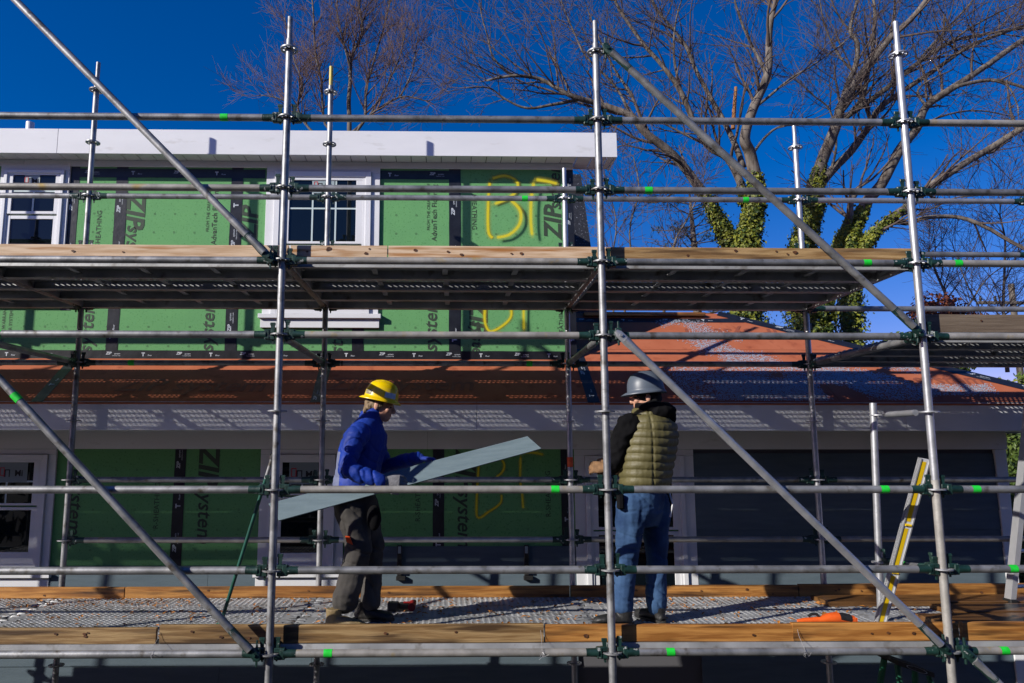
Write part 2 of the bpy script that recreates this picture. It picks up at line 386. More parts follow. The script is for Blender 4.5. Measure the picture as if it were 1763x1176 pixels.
# fastening marks printed on the panels
def marks(pl, Y, x0, x1, z0, z1, sx=.2, sz=.19):
    by = {}
    z = z0
    while z < z1:
        x = x0
        while x < x1:
            o = panel_at(x, pl); mb = by.setdefault(o.name, (o, MB()))[1]; r = .011
            for k in range(4):
                a0, a1 = math.pi/2*k+math.pi/4, math.pi/2*(k+1)+math.pi/4
                mb.quad(*[(x+math.cos(a)*q, Y-.0022, z+math.sin(a)*q) for a, q in ((a0,r),(a1,r),(a1,r*.72),(a0,r*.72))])
            x += sx
        z += sz
    for o, mb in by.values(): tag(mb.build('nail_mark', 'print_dark', o), kind='stuff')
marks(panels, UW, -4.4, 2.3, 2.25, 4.0)

# ---- flashing tape with its print
def tape(P0, P1, wd, nrm, across, parent, words=True, step=.42, seed=0):
    P0, P1, nrm, ac = Vector(P0), Vector(P1), Vector(nrm), Vector(across)
    d = (P1-P0); ln = d.length; d.normalize(); mb = MB(); nseg = max(2, int(ln/.12)); vs = []; fs = []
    rnd = random.Random(seed)
    for i in range(nseg+1):
        c = P0 + d*(ln*i/nseg)
        for s in (-1, 1): vs.append(c + ac*(s*wd/2*(1+rnd.uniform(-.035,.035))) + nrm*(.0022+rnd.uniform(0,.0012)))
    for i in range(nseg): fs.append((2*i, 2*i+1, 2*i+3, 2*i+2))
    mb.add(vs, fs); o = mb.build('flashing_tape', 'flashing_tape', parent, True)
    if words:
        t = MB(); s = rnd.uniform(.05,.3); k = seed
        while s < ln-.12:
            c = P0 + d*s + nrm*.0044
            if k % 2 == 0:
                text_mb(t, 'ZIP', wd*.42, c + ac*(wd*.14), d, ac, .25, .04); text_mb(t, 'system', wd*.24, c + d*(wd*.98) + ac*(wd*.10), d, ac, .2, .01)
                text_mb(t, 'FLASHING TAPE', wd*.13, c + d*(wd*.9) - ac*(wd*.14), d, ac, 0, .01)
            else:
                text_mb(t, 'T', wd*.55, c, d, ac, 0, .06); text_mb(t, 'Floor', wd*.22, c + d*(wd*.75) - ac*(wd*.08), d, ac, .2, .02)
            k += 1; s += step*rnd.uniform(.9,1.1)
        if t.v: tag(t.build('printed_lettering', 'print_white', o), kind='stuff')
    return o
NY = (0,-1,0)
for i, px in enumerate((205, 405, 783)):
    X = X_(px, 400, UW); tape((X, UW-.0005, ZJ+.07), (X, UW-.0005, ZFr+.02), .115, NY, (-1,0,0), house, seed=i+1)
X = X_(616,590,UW); tape((X, UW-.0005, ZJ+.07), (X, UW-.0005, ZJ+.35), .115, NY, (-1,0,0), house, seed=9)
tape((X_(122,400,UW), UW-.0005, 2.6), (X_(122,400,UW), UW-.0005, ZFr), .10, NY, (-1,0,0), house, seed=4)
tape((XC-.035, UW-.0005, ZJ+.05), (XC-.035, UW-.0005, ZFr), .075, NY, (-1,0,0), house, seed=5)
ztt = Z_(300, 299, UW)
tape((X_(128,299,UW), UW-.0025, ztt), (X_(457,299,UW), UW-.0025, ztt), .09, NY, (0,0,1), house, seed=6)
tape((X_(655,299,UW), UW-.0025, ztt), (X_(778,299,UW), UW-.0025, ztt), .09, NY, (0,0,1), house, seed=7)
tape((XL, UW-.0028, ZJ+.035), (XC, UW-.0028, ZJ+.035), .085, NY, (0,0,1), house, step=.33, seed=8)

# ---- spray painted marks
def spray(strokes, Y, wd, parent, scale, off):
    vs = []; fs = []; core = []
    for st in strokes:
        pts = [at(off[0]+x/scale, off[1]+y/scale, Y-.0034) for x, y in st]
        fine = []
        for i in range(len(pts)-1):
            for k in range(6):
                t = k/6; p0 = pts[max(i-1,0)]; p1 = pts[i]; p2 = pts[i+1]; p3 = pts[min(i+2,len(pts)-1)]
                fine.append(.5*((2*p1)+(p2-p0)*t+(2*p0-5*p1+4*p2-p3)*t*t+(3*p1-p0-3*p2+p3)*t**3))
        fine.append(pts[-1])
        o = len(vs)
        for i, p in enumerate(fine):
            d = (fine[min(i+1,len(fine)-1)]-fine[max(i-1,0)]).normalized(); a = Vector((-d.z,0,d.x))
            ww = wd*(1+.25*noise.noise(p*3)); en = 1 if 1 < i < len(fine)-2 else .45
            for q, cval in ((-2.4,0),(-1.0,.45),(-.35,.97),(.35,.97),(1.0,.45),(2.4,0)):
                vs.append(p+a*(ww*q)+Vector((0,-.0001*o,0))); core.append(cval*en)
        for i in range(len(fine)-1):
            for k in range(5): fs.append((o+i*6+k, o+i*6+k+1, o+i*6+k+7, o+i*6+k+6))
    mb = MB(); mb.add(vs, fs); me = mb.mesh('spray_painted_letters', 'spray_paint')
    ca = me.attributes.new('core', 'FLOAT', 'POINT'); ca.data.foreach_set('value', core)
    return link('spray_painted_letters', me, parent)
spray([[(1113,352),(1104,450),(1104,600),(1130,636)], [(1110,358),(1178,340),(1235,362),(1240,402),(1200,445),(1118,478)],
       [(1200,450),(1252,505),(1250,572),(1200,622),(1130,636)], [(1320,366),(1305,450),(1303,560),(1311,640)], [(1316,364),(1380,374),(1436,388)]],
      UW, .021, panels[-1][2], 2.755, (440,180))
spray([[(1092,940),(1086,1000),(1092,1048),(1116,1076),(1170,1050),(1210,1008),(1205,960),(1150,935)], [(1272,930),(1270,1000),(1270,1084)]],
      UW, .019, panels[-1][2], 2.755, (440,180))

# ---- windows
def ring(mb, x0, x1, z0, z1, t, y0, y1, tb=None, tt=None):   # rectangular frame of four bars
    tb = t if tb is None else tb; tt = t if tt is None else tt
    mb.bbox(x0, x0+t, y0, y1, z0, z1, .002); mb.bbox(x1-t, x1, y0, y1, z0, z1, .002)
    mb.bbox(x0+t-.0005, x1-t+.0005, y0+.0006, y1, z0, z0+tb, .002); mb.bbox(x0+t-.0005, x1-t+.0005, y0+.0006, y1, z1-tt, z1, .002)
def window(label, Y, cx0, cx1, zt, zb, casing, mould, glass_x0, glass_x1, gz, grid=(0,0), sill=True, sticker=None, casing_top=None, lowgrid=(0,0)):
    """cx*: casing outline; gz: (top of upper glass, bottom, top of lower glass, bottom)"""
    w = thing('window', None, None, ((cx0+cx1)/2, Y, zb)); w.parent = house; w.location = Vector(((cx0+cx1)/2, Y, zb)) - Vector((0,2.4,-2)); w['label'] = label
    ct = casing_top or casing
    for a, b in ((cx0, cx0+casing), (cx1-casing, cx1)): MB().bbox(a, b, Y-.024, Y-.001, zb, zt-ct-.001, .002).build('casing', 'white_trim', w)
    MB().bbox(cx0, cx1, Y-.025, Y-.001, zt-ct, zt, .002).build('casing', 'white_trim', w)
    f0, f1 = cx0+casing, cx1-casing
    t1 = (glass_x0-f0); mb = MB()
    ring(mb, f0+.001, f1-.001, zb+.002, zt-ct-.002, t1*.36, Y-.046, Y-.001)
    ring(mb, f0+t1*.36, f1-t1*.36, zb+t1*.36, zt-ct-t1*.36, t1*.22, Y-.034, Y-.001); mb.build('frame', 'white_vinyl', w)
    i0, i1 = f0+t1*.58, f1-t1*.58; it, ib = zt-ct-t1*.58, zb+t1*.58
    g1, g2, g3, g4 = gz
    for (ga, gb, sa, sb, yo) in ((g1, g2, it, (g2+g3)/2+.012, -.032), (g3, g4, (g2+g3)/2-.004, ib, -.024)):
        mb = MB(); ring(mb, i0, i1, sb, sa, glass_x0-i0, Y+yo, Y-.001, gb-sb, sa-ga); s = mb.build('sash', 'white_vinyl', w)
        MB().box(glass_x0-.002, glass_x1+.002, Y+yo+.014, Y+yo+.0145, gb-.002, ga+.002).build('pane', 'glass_dark', w)
        nx, nz = grid if yo == -.032 else lowgrid
        for k in range(nx):
            xx = glass_x0+(glass_x1-glass_x0)*(k+1)/(nx+1); MB().box(xx-.008, xx+.008, Y+yo+.008, Y+yo+.0125, gb-.001, ga+.001).build('muntin', 'muntin', w)
        for k in range(nz):
            zz = gb+(ga-gb)*(k+1)/(nz+1); MB().box(glass_x0-.001, glass_x1+.001, Y+yo+.0085, Y+yo+.013, zz-.008, zz+.008).build('muntin', 'muntin', w)
    if sill:
        MB().bbox(cx0-.03, cx1+.03, Y-.06, Y-.001, zb-.045, zb-.001, .003).build('sill', 'white_trim', w)
        MB().bbox(cx0-.012, cx1+.012, Y-.028, Y-.001, zb-.135, zb-.046, .002).build('apron', 'white_trim', w)
    if sticker:
        sx0, sx1, sz0, sz1, big, sm = sticker; yy = Y-.032+.0072
        st = MB().box(sx0, sx1, yy, yy+.0005, sz0, sz1).build('sticker', sm, w)
        h = sz1-sz0; t = MB(); cx = sx0+(sx1-sx0)*.28; cz = (sz0+sz1)/2; e = h*.2
        for (a, b, c, d, q) in ((cx-e*1.4, cx-e*.2, cz-e*.9, cz+e*1.2, .3),):
            tk = e*.22
            for (u0, u1, v0, v1) in ((a,a+tk,c,d),(b-tk,b,c-e*.3,d-e*.3),(a,b,d-tk,d),(a,b,c,c+tk)): t.box(u0,u1,yy-.0012,yy-.0006,v0,v1)
        t.build('logo_mark', 'ink_red', st); t = MB()
        for (u0, u1, v0, v1) in ((cx-e*.2,cx+e*.1,cz-e*1.2,cz+e*.7),(cx+e*.9,cx+e*1.15,cz-e*1.2,cz+e*.7),(cx-e*.2,cx+e*1.15,cz+e*.45,cz+e*.7)): t.box(u0,u1,yy-.0012,yy-.0006,v0,v1)
        text_mb(t, 'Mi', h*.42, (sx0+(sx1-sx0)*.72, yy-.001, cz-h*.06), (1,0,0), (0,0,1), 0, .03); t.build('logo_lettering', 'ink_black', st)
    return w
ux = lambda px, py=400: X_(px, py, UW-.02); uz = lambda py, px=555: Z_(px, py, UW-.02)
window('white double hung window with gridded upper sash', UW, ux(456), ux(653), uz(284), uz(541), .085, .05, ux(497), ux(617), (uz(303), uz(416), uz(428), uz(520)),
       (2,1), True, (ux(536), ux(574), uz(333), uz(306), 0, 'sticker'), .075)
window('white double hung window at the left edge', UW, ux(-7), ux(113), uz(287), uz(508), .045, .05, ux(16), ux(90), (uz(298), uz(367), uz(380), uz(490)),
       (1,1), True, (ux(36), ux(62), uz(327), uz(301), 0, 'sticker'), .06)
# ---- lower storey: sheathing, windows, siding
ZFr2 = Z_(300, 773, LW-.02)
lx = lambda px, py=850: X_(px, py, LW-.02); lz = lambda py, px=500: Z_(px, py, LW-.02)
ls = [XL, -6.4, -5.1, -3.9, -2.68, X_(308,850,LW), -.24, X_(755,850,LW), X_(985,850,LW), X_(1190,850,LW)]
lpan = []
for a, b in zip(ls, ls[1:]): lpan.append((a, b, MB().bbox(a+.002, b-.002, LW, LW+.012, -.1, ZFr2+.06, .001).build('sheathing_panel', 'sheathing', house)))
wall_text(lpan, LW, [(358,800,'ZIP',.27,DN,.2,.03), (352,885,'system',.20,DN,.2,.012), (130,870,'system',.2,DN,.2,.012), (270,870,'R-SHEATHING',.07,UP,0,0),
    (800,808,'ZIP',.27,DN,.2,.03), (799,892,'system',.2,DN,.2,.012), (720,858,'R-SHEATHING',.07,UP,0,0), (944,850,'R-SHEATHING',.07,UP,0,0)], 'print_dark')
marks(lpan, LW, -2.5, 2.1, .3, 1.2)
for i, px in enumerate((308, 755, 976)):
    X = X_(px, 850, LW); tape((X, LW-.0005, .1), (X, LW-.0005, ZFr2+.02), .11, NY, (-1,0,0), house, seed=20+i)
spray([[(780,170),(775,235),(760,480),(766,632),(850,590),(930,530),(938,455)], [(800,170),(880,180),(925,205),(957,250),(942,305),(885,352)],
       [(1076,160),(1070,350),(1086,480),(1091,582)], [(1076,165),(1160,165),(1250,182)]], LW, .015, lpan[7][2], 4.2, (640,740))
window('shaded white window at the lower left', LW, lx(-72), lx(93), ZFr2-.002, lz(985), .075, .05, lx(-35), lx(56), (lz(792), lz(866), lz(878), lz(950)),
       (1,1), True, (lx(-8), lx(45), lz(830), lz(796), 1, 'sticker_dim'), .05)
window('shaded white window behind the blue jacket', LW, lx(447), lx(592), ZFr2-.002, lz(985), .085, .05, lx(485), lx(555), (lz(792), lz(850), lz(860), lz(952)),
       (1,0), True, (lx(497), lx(547), lz(834), lz(796), 1, 'sticker_dim'), .05)
window('tall shaded window behind the olive vest', LW, lx(990), lx(1196), ZFr2-.002, -.25, .10, .05, lx(1029), lx(1162), (lz(796), lz(908), lz(922), -.12),
       (0,0), True, None, .06)
# lower frieze, soffit, fascia
fz = [XL, X_(736,760,LW), XS+.02]
for a, b in zip(fz, fz[1:]): MB().bbox(a+.001, b-.001, LW-.03, LW-.0035, ZFr2, ZE-.2, .002).build('frieze_board', 'white_trim', house)
ZL0 = Z_(700, 741, LF)
MB().box(XL, XE-.03, LF+.024, LW+.1, ZL0+.01, ZL0+.02).build('soffit', 'white_vinyl', house)
fb = [XL, X_(-60,720,LF), X_(821,720,LF), X_(1560,720,LF), XE]
for a, b in zip(fb, fb[1:]): MB().bbox(a+.0015, b-.0015, LF, LF+.022, ZL0, ZE+.004, .002).build('fascia_board', 'white_trim', house)
MB().bbox(XE-.022, XE, LF+.0235, 5, ZL0, ZE+.004, .002).build('fascia_board', 'white_trim', house)
# corner board and lap siding
MB().bbox(lx(1716,830), XS, LW-.035, LW-.001, -2.05, ZFr2-.002, .002).build('corner_board', 'white_trim', house)
EXP = .178; SX0 = X_(1197,900,LW); SX1 = lx(1716,830)
def lap(a, b, z0, z1):
    MB().hexa([(a,LW-.022,z0-.02),(b,LW-.022,z0-.02),(b,LW-.0145,z0-.02),(a,LW-.0145,z0-.02),(a,LW-.0125,z1),(b,LW-.0125,z1),(b,LW-.0045,z1),(a,LW-.0045,z1)]).build('siding_board', 'siding', house)
rnd = random.Random(3)
for k in range(-13, 6):
    z0 = .332-EXP+k*EXP; z1 = min(z0+EXP, ZFr2-.003)
    if z1-z0 < .02: continue
    lap(SX0+.002, SX1-.002, z0, z1)
    if k <= 0:
        cuts = [lx(594), lx(990)] if k == 0 else [XL, -3.6+rnd.uniform(-.5,.5), -.6+rnd.uniform(-.6,.6), lx(990)]
        for a, b in zip(cuts, cuts[1:]): lap(a+.0015, b-.0015, z0, z1)
# ---- lower roof sheathing with taped seams
def roof_poly(pts, name, parent, matn, off=0., th=.014):
    nrm = Vector((0,-RM,1)).normalized()
    top = [Vector((x, y, rz(y)))+nrm*off for x, y in pts]; k = len(top); mb = MB()
    mb.add(top + [p-nrm*th for p in top], [tuple(range(k)), tuple(range(2*k-1, k-1, -1))] + [(i, i+k, (i+1) % k+k, (i+1) % k) for i in range(k)])
    return mb.build(name, matn, parent)
EY = LF-.012
rs = [XL, -4.2, rp(92,660).x, rp(553,660).x, rp(1010,655).x]
rpan = []
for a, b in zip(rs, rs[1:]): rpan.append((a, b, roof_poly([(a+.002,EY),(b-.002,EY),(b-.002,UW-.003),(a+.002,UW-.003)], 'roof_panel', house, 'roof_sheathing')))
hipx = lambda Y: XE + (XR-XE)*(Y-EY)/(YR-EY)
ymid = rp(1200,602).y
xa = rs[-1]; xb = rp(1420,660).x; xt = rp(1200,580).x
YT = rp(1200,552).y
for pts in ([(xa+.002,EY),(xb-.002,EY),(xb-.002,ymid-.002),(xa+.002,ymid-.002)], [(xb+.002,EY),(XE,EY),(hipx(ymid-.002),ymid-.002),(xb+.002,ymid-.002)],
            [(max(xa,XC-.2)+.002,ymid+.002),(xt-.002,ymid+.002),(xt-.002,YR),(max(xa,XC-.2)+.002,YR)], [(xt+.002,ymid+.002),(hipx(ymid+.002),ymid+.002),(XR,YR),(xt+.002,YR)]):
    rpan.append((0, 0, roof_poly(pts, 'roof_panel', house, 'roof_sheathing')))
RN = Vector((0,-RM,1)).normalized(); RUP = Vector((0,1,RM)).normalized()
for i, X in enumerate(rs[1:]):
    Yb = UW-.02 if i < 3 else ymid
    tape((X, EY+.01, rz(EY+.01)), (X, Yb, rz(Yb)), .105, RN, (-1,0,0), house, seed=30+i)
tape((XC+.02, YT, rz(YT)), (hipx(YT)-.05, YT, rz(YT)), .10, RN, RUP, house, seed=40)
hd = (Vector((XE,EY,rz(EY)))-Vector((XR,YR,rz(YR)))).normalized()
tape(Vector((XR,YR,rz(YR)))-RN*-.002, Vector((XE,EY,rz(EY)))-RN*-.002, .12, RN, RN.cross(hd), house, seed=41)
# far slope and hip slope, so that the roof is closed from the other side
mb = MB(); mb.add([(xa,YR,rz(YR)-.004),(XR,YR,rz(YR)-.004),(XE,2*YR-EY,ZE),(xa,2*YR-EY,ZE),(XE,EY,ZE-.004)], [(0,1,2,3),(1,4,2)]); mb.build('far_roof_slope', 'roof_sheathing', house)
for (px, py, s, sz, flip) in ((1275,572,'ZIP system',.26,True), (1090,576,'SINCE BACKED BY',.10,True), (1630,654,'system',.24,False), (690,662,'ZIP system',.30,False), (330,664,'ZIP system',.30,False)):
    P = rp(px, py, .004); dx = Vector((-1,0,0)) if flip else Vector((1,0,0)); t = MB(); text_mb(t, s, sz, P, dx, RUP*(-1 if flip else 1), .15, .014)
    t.build('printed_lettering', 'print_brown', panel_at(P.x, rpan[:4]) if px < 1000 else rpan[7 if px < 1400 else 5][2])
# steep dark slope of the rear wing just right of the upper storey
mb = MB(); q = [at(985,300,4.6), at(1000,300,4.6), at(1034,545,4.6), at(985,545,4.6)]; q2 = [p+Vector((-.1,3,0)) for p in q]
mb.hexa([q[3],q[2],q2[2],q2[3],q[0],q[1],q2[1],q2[0]]); mb.build('rear_wing_roof', 'dark_roofing', house)
# siding gauges clipped on the top course
for i, (px, lab) in enumerate(((688,'black siding gauge clipped on the slate siding nearer the blue jacket'), (906,'black siding gauge clipped on the slate siding nearer the middle posts'))):
    c = at(px, 943, LW-.03); o = thing('siding_gauge', lab, 'gauge', (c.x, c.y, .03), 'siding gauges clipped to the slate boards')
    MB().bbox(c.x-.022,c.x+.022,LW-.046,LW-.023,.06,.345,.004).bbox(c.x-.03,c.x+.06,LW-.062,LW-.025,.02,.06,.004).bbox(c.x-.012,c.x+.012,LW-.07,LW-.046,.1,.16,.004).build('clip_body', 'tool_black', o)
    MB().box(c.x-.014,c.x+.014,LW-.048,LW-.0465,.27,.335).build('label_plate', 'sticker', o)

# frost left on the roof where it stays shaded
fr = MB(); rnd = random.Random(11)
polys = [([(1130,552),(1196,552),(1345,626),(1245,626)], 3800), ([(1150,632),(1385,632),(1590,640),(1605,688),(1180,688)], 5200), ([(1590,662),(1763,662),(1763,676),(1600,680)], 900), ([(1230,650),(1500,650),(1480,688),(1240,688)],2500), ([(1400,618),(1560,618),(1600,650),(1420,650)],1500)]
def inside(p, poly):
    c = False; j = len(poly)-1
    for i in range(len(poly)):
        a, b = poly[i], poly[j]
        if (a[1] > p[1]) != (b[1] > p[1]) and p[0] < (b[0]-a[0])*(p[1]-a[1])/(b[1]-a[1])+a[0]: c = not c
        j = i
    return c
for poly, cnt in polys:
    bx = (min(p[0] for p in poly)-8, max(p[0] for p in poly)+8, min(p[1] for p in poly)-2, max(p[1] for p in poly)+2)
    for _ in range(int(cnt*4)):
        p = (rnd.uniform(bx[0],bx[1]), rnd.uniform(bx[2],bx[3]))
        if not inside((p[0]+rnd.gauss(0,7), p[1]+rnd.gauss(0,2)), poly): continue
        c = rp(p[0], p[1], .0042)
        if c.x > hipx(c.y) or c.y > YR or c.y < EY or noise.noise(c*2.6) < -.18+rnd.uniform(-.1,.1): continue
        a = rnd.uniform(0,6.3); l = rnd.uniform(.0025,.009); wv = rnd.uniform(.3,.9)*l
        u = Vector((math.cos(a),0,0)) + RUP*math.sin(a); v = Vector((-math.sin(a),0,0)) + RUP*math.cos(a)
        fr.add([c-u*l-v*wv*.4, c-v*wv, c+u*l*.8-v*wv*.2, c+u*l*.5+v*wv*.8, c-u*l*.4+v*wv], [(0,1,2,3,4)])
tag(fr.build('frost', 'frost'), 'thin patchy white frost lying on the orange lower roof', 'frost', kind='stuff')
c0, c1 = rp(1005,541,.03), rp(1212,541,.03)
tag(MB().bbox(c0.x, c1.x, c0.y-.04, c0.y+.06, rz(c0.y)+.008, rz(c0.y)+.05, .003).build('timber_plank', 'pine_orange', origin=((c0.x+c1.x)/2,c0.y,rz(c0.y)+.01)), 'yellowish timber plank lying along the ridge of the orange roof', 'plank')

# =================================================================== SCAFFOLD
BAY, WD, OX = 2.13, 1.57, .036           # bay length, width, back row offset
FX = {'A':-BAY, 'B':0, 'C':BAY, 'D':2*BAY, 'E':3*BAY}
BX = {'z':-2*BAY+OX, 'a':-BAY+OX, 'b':OX, 'c':BAY+OX, 'd':2*BAY+OX, 'e':3*BAY+OX}
scaffold = thing('scaffold', 'galvanised steel tube scaffold with green couplers standing in front of the house', 'scaffold', (0, 0, -2))
PR = .0242
# rosette mesh: outer ring, hub and eight spokes, so that the holes are open
mb = MB(); n = 32
def annulus(mb, r0, r1, z0, z1, n=32):
    vs = []; fs = []
    for k in range(n):
        c, s_ = math.cos(2*math.pi*k/n), math.sin(2*math.pi*k/n)
        vs += [(r0*c,r0*s_,z0),(r1*c,r1*s_,z0),(r1*c,r1*s_,z1),(r0*c,r0*s_,z1)]
    for k in range(n):
        a, b = 4*k, 4*((k+1) % n)
        for i in range(4): j = (i+1) % 4; fs.append((a+i, b+i, b+j, a+j))
    mb.add(vs, fs)
annulus(mb, .051, .0615, -.0045, .0045); annulus(mb, .0243, .034, -.0045, .0045)
for k in range(8):
    an = 2*math.pi*(k+.5)/8; c, s_ = math.cos(an), math.sin(an); h = .006
    mb.hexa([(c*r-s_*q*h, s_*r+c*q*h, z) for z in (-.0044,.0044) for r, q in ((.033,-1),(.052,-1),(.052,1),(.033,1))])
ROS = mb.mesh('rosette', 'galvanised', True); ROS2 = mb.mesh('rosette', 'galvanised_new', True)
def standard(x, y, z0, ztop, matn, lab=None, spig=None, spig_len=.17, kmin=-3, kmax=9, lean=0.):
    o = MB().tube((0,0,0), (lean*(ztop-spig_len-z0),0,ztop-spig_len-z0), PR, n=20).build('standard', matn, scaffold, True, origin=(0,0,0))
    o.location = Vector((x,y,z0))-Vector((0,0,-2))
    if lab: o['label'] = lab
    h = ztop-z0
    sp = MB().tube((lean*(h-spig_len),0,h-spig_len-.05),(lean*h,0,h), .0185, n=16).tube((lean*(h-spig_len),0,h-spig_len-.06),(lean*(h-spig_len),0,h-spig_len+.01), PR+.0007, .0192, n=16).build('spigot', spig or matn, None, True, origin=(0,0,0)); sp.parent = o; sp.location = (0,0,0)
    for k in range(kmin, kmax+1):
        z = .5*k
        if z > ztop-.06 or z < z0+.05: continue
        r = bpy.data.objects.new('rosette', ROS2 if matn == 'galvanised_new' else ROS); COL.objects.link(r); r.parent = o; r.location = (lean*(z-z0),0,z-z0)
        r.rotation_euler.z = .1*k
    return o
ztop = lambda px, py, Y: Z_(px, py, Y)
standard(FX['A'],0,-2,4.7,'galvanised'); standard(FX['B'],0,-2,ztop(498,30,0),'galvanised','front scaffold post nearest the left side')
standard(FX['C'],0,-2,ztop(1025,37,0),'galvanised'); standard(FX['E'],0,-2,4.2,'galvanised')
# right front post: bright new upper tube on a dull yellowed lower tube
standard(FX['D'],0,-2,ztop(1540,38,0),'galvanised_new','bright new upper tube of the right front post')
o = MB().tube((FX['D'],0,-2),(FX['D'],0,1.06), PR+.0012, n=20).build('standard', 'galvanised_dull', scaffold, True); o['label'] = 'dull yellowed lower tube of the right front post'
standard(BX['a'],WD,-2,ztop(165,108,WD),'galvanised'); standard(BX['b'],WD,-2,ztop(568,115,WD),'galvanised',None,'yellow_spigot',.19)
standard(BX['c'],WD,-2,ztop(973,290,WD),'galvanised_new'); standard(BX['d'],WD,-2,ztop(1367,217,WD),'galvanised_new'); standard(BX['e'],WD,-2,3.9,'galvanised')

# ledger heads: green wedge coupler gripping the rosette
def head_mesh():
    mb = MB()
    mb.bbox(.030,.078,-.0165,.0165,.008,.036,.004).bbox(.030,.078,-.0165,.0165,-.036,-.008,.004)   # jaws above and below the rosette
    mb.bbox(.064,.100,-.021,.021,-.034,.034,.006)
    mb.path([(.088,0,0),(.112,0,0),(.165,0,0)], [.0285,.0262,.0247], 16)
    return mb.mesh('coupler', 'green_paint', True)
def wedge_mesh():
    mb = MB(); mb.hexa([(.040,-.004,-.055),(.050,-.004,-.055),(.050,.004,-.055),(.040,.004,-.055),(.034,-.004,.075),(.062,-.004,.075),(.062,.004,.075),(.034,.004,.075)])
    mb.bbox(.030,.066,-.006,.006,.070,.090,.003); return mb.mesh('wedge', 'green_paint', False)
HEAD, WEDGE = head_mesh(), wedge_mesh()
rnd = random.Random(5)
def ledger(p0, p1, name='ledger', matn='galvanised', tapes=(), r=.0242, heads=True):
    p0, p1 = Vector(p0), Vector(p1); d = (p1-p0); L_ = d.length; d.normalize()
    o = MB().tube((.1,0,0),(L_-.1,0,0), r, n=18).build(name, matn, None, True, origin=(0,0,0))
    rot = d.to_track_quat('X','Z').to_matrix().to_4x4()
    o.parent = scaffold; o.matrix_basis = Matrix.Translation(p0-Vector((0,0,-2))) @ rot
    if heads:
        for e in (0, 1):
            for me, nm in ((HEAD,'coupler'),(WEDGE,'wedge')):
                h = bpy.data.objects.new(nm, me); COL.objects.link(h); h.parent = o
                tilt = Matrix.Translation((0,0,rnd.uniform(-.012,.012) if nm == 'wedge' else 0))
                h.matrix_basis = tilt if e == 0 else Matrix.Translation((L_,0,0)) @ Matrix.Rotation(math.pi,4,'Z') @ tilt
    for t, m_ in tapes:
        MB().tube((t*L_-.026,0,0),(t*L_+.026,0,0), r+.0013, n=18, caps=False).build('tape_band', m_, None, True, origin=(0,0,0)).parent = o
    return o
GT, OT = 'green_tape', 'orange_tape'
ft = {('A',7):.80, ('C',6):.155, ('A',4):.14, ('B',2):.84, ('C',2):.84, ('D',2):.12, ('D',1):.21, ('B',0):.17, ('C',0):.17, ('D',0):.16, ('C',5):.84, ('D',5):.13}
names = 'ABCDE'
for i in range(4):
    a, b = names[i], names[i+1]
    for k in (7,6,5,4,2,1,0):
        mt = 'galvanised' if rnd.random() < .75 else 'galvanised_dull'
        ledger((FX[a],0,.5*k), (FX[b],0,.5*k), matn=mt, tapes=[(ft[(a,k)],GT)] if (a,k) in ft else ())
bt = {('z',7):.82, ('b',7):.83, ('c',7):.77, ('a',4):.22, ('b',4):.84}
bn = 'zabcde'
for i in range(1,5):
    a, b = bn[i], bn[i+1]
    for k in (7,6,5,4,2,1,0):
        mt = 'galvanised' if (k,i) != (1,2) else 'galvanised_new'
        if k == 1 and i != 2: mt = 'galvanised_dull'
        if k == 7 and i == 4: mt = 'galvanised_new'
        ledger((BX[a],WD,.5*k), (BX[b],WD,.5*k), matn=mt, tapes=[(bt[(a,k)],GT)] if (a,k) in bt else ())
o = MB().tube((BX['c'],WD,Z_(982,787,WD)),(BX['c'],WD,Z_(982,804,WD)), PR+.0015, n=18, caps=False).build('tape_band', 'orange_tape', scaffold, True)
for f, b_ in zip('ABCDE', 'abcde'):
    for k in ((5,4,0) if f not in 'D' else (5,4,0,2)):
        if k == 2: continue
        ledger((FX[f],0,.5*k), (BX[b_],WD,.5*k), 'transom')
def brace(p0, p1, matn='galvanised', tapes=(), h0=True):
    p0, p1 = Vector(p0), Vector(p1); d = p1-p0; L_ = d.length; d.normalize()
    o = MB().tube((.05,0,0),(L_-.05,0,0), .0245, n=18).build('diagonal_brace', matn, None, True, origin=(0,0,0)); o.parent = scaffold
    o.matrix_basis = Matrix.Translation(p0-Vector((0,0,-2))) @ d.to_track_quat('X','Y').to_matrix().to_4x4()
    for e in (0, 1):
        mb = MB(); mb.loft([((.22,0,0),(0,.0250,0),(0,0,.0250)),((.13,0,0),(0,.026,0),(0,0,.022)),((.075,0,0),(0,.030,0),(0,0,.012)),((-.005,0,0),(0,.026,0),(0,0,.010)),((-.03,0,0),(0,.014,0),(0,0,.009))],16)
        mb.path([(.012,0,-.02),(.012,0,.02)],[.010,.010],10)
        h = mb.build('brace_head', 'green_paint' if (e or h0) else 'galvanised_new', None, True, origin=(0,0,0)); h.parent = o
        if e: h.matrix_basis = Matrix.Translation((L_,0,0)) @ Matrix.Rotation(math.pi,4,'Z')
    for e, s_ in ((0,1),(1,-1)):   # wedge joint plates that hold the brace on the rosette
        P = p0 if e == 0 else p1
        MB().bbox(P.x-.022, P.x+.022, P.y+.012, -.028, P.z-.035, P.z+.045, .005).bbox(P.x-.006,P.x+.006,-.045,-.030,P.z-.07,P.z+.09,.002).build('brace_coupler', 'green_paint', scaffold, True)
    for t, m_ in tapes:
        MB().tube((t*L_-.03,0,0),(t*L_+.03,0,0), .0262, n=18, caps=False).build('tape_band', m_, None, True, origin=(0,0,0)).parent = o
    return o
by_ = -.062
brace((FX['A']+.07,by_,4.5),(FX['B']-.07,by_,2.5)); brace((FX['A']+.07,by_,2.0),(FX['B']-.07,by_,0),tapes=[(.21,GT)])
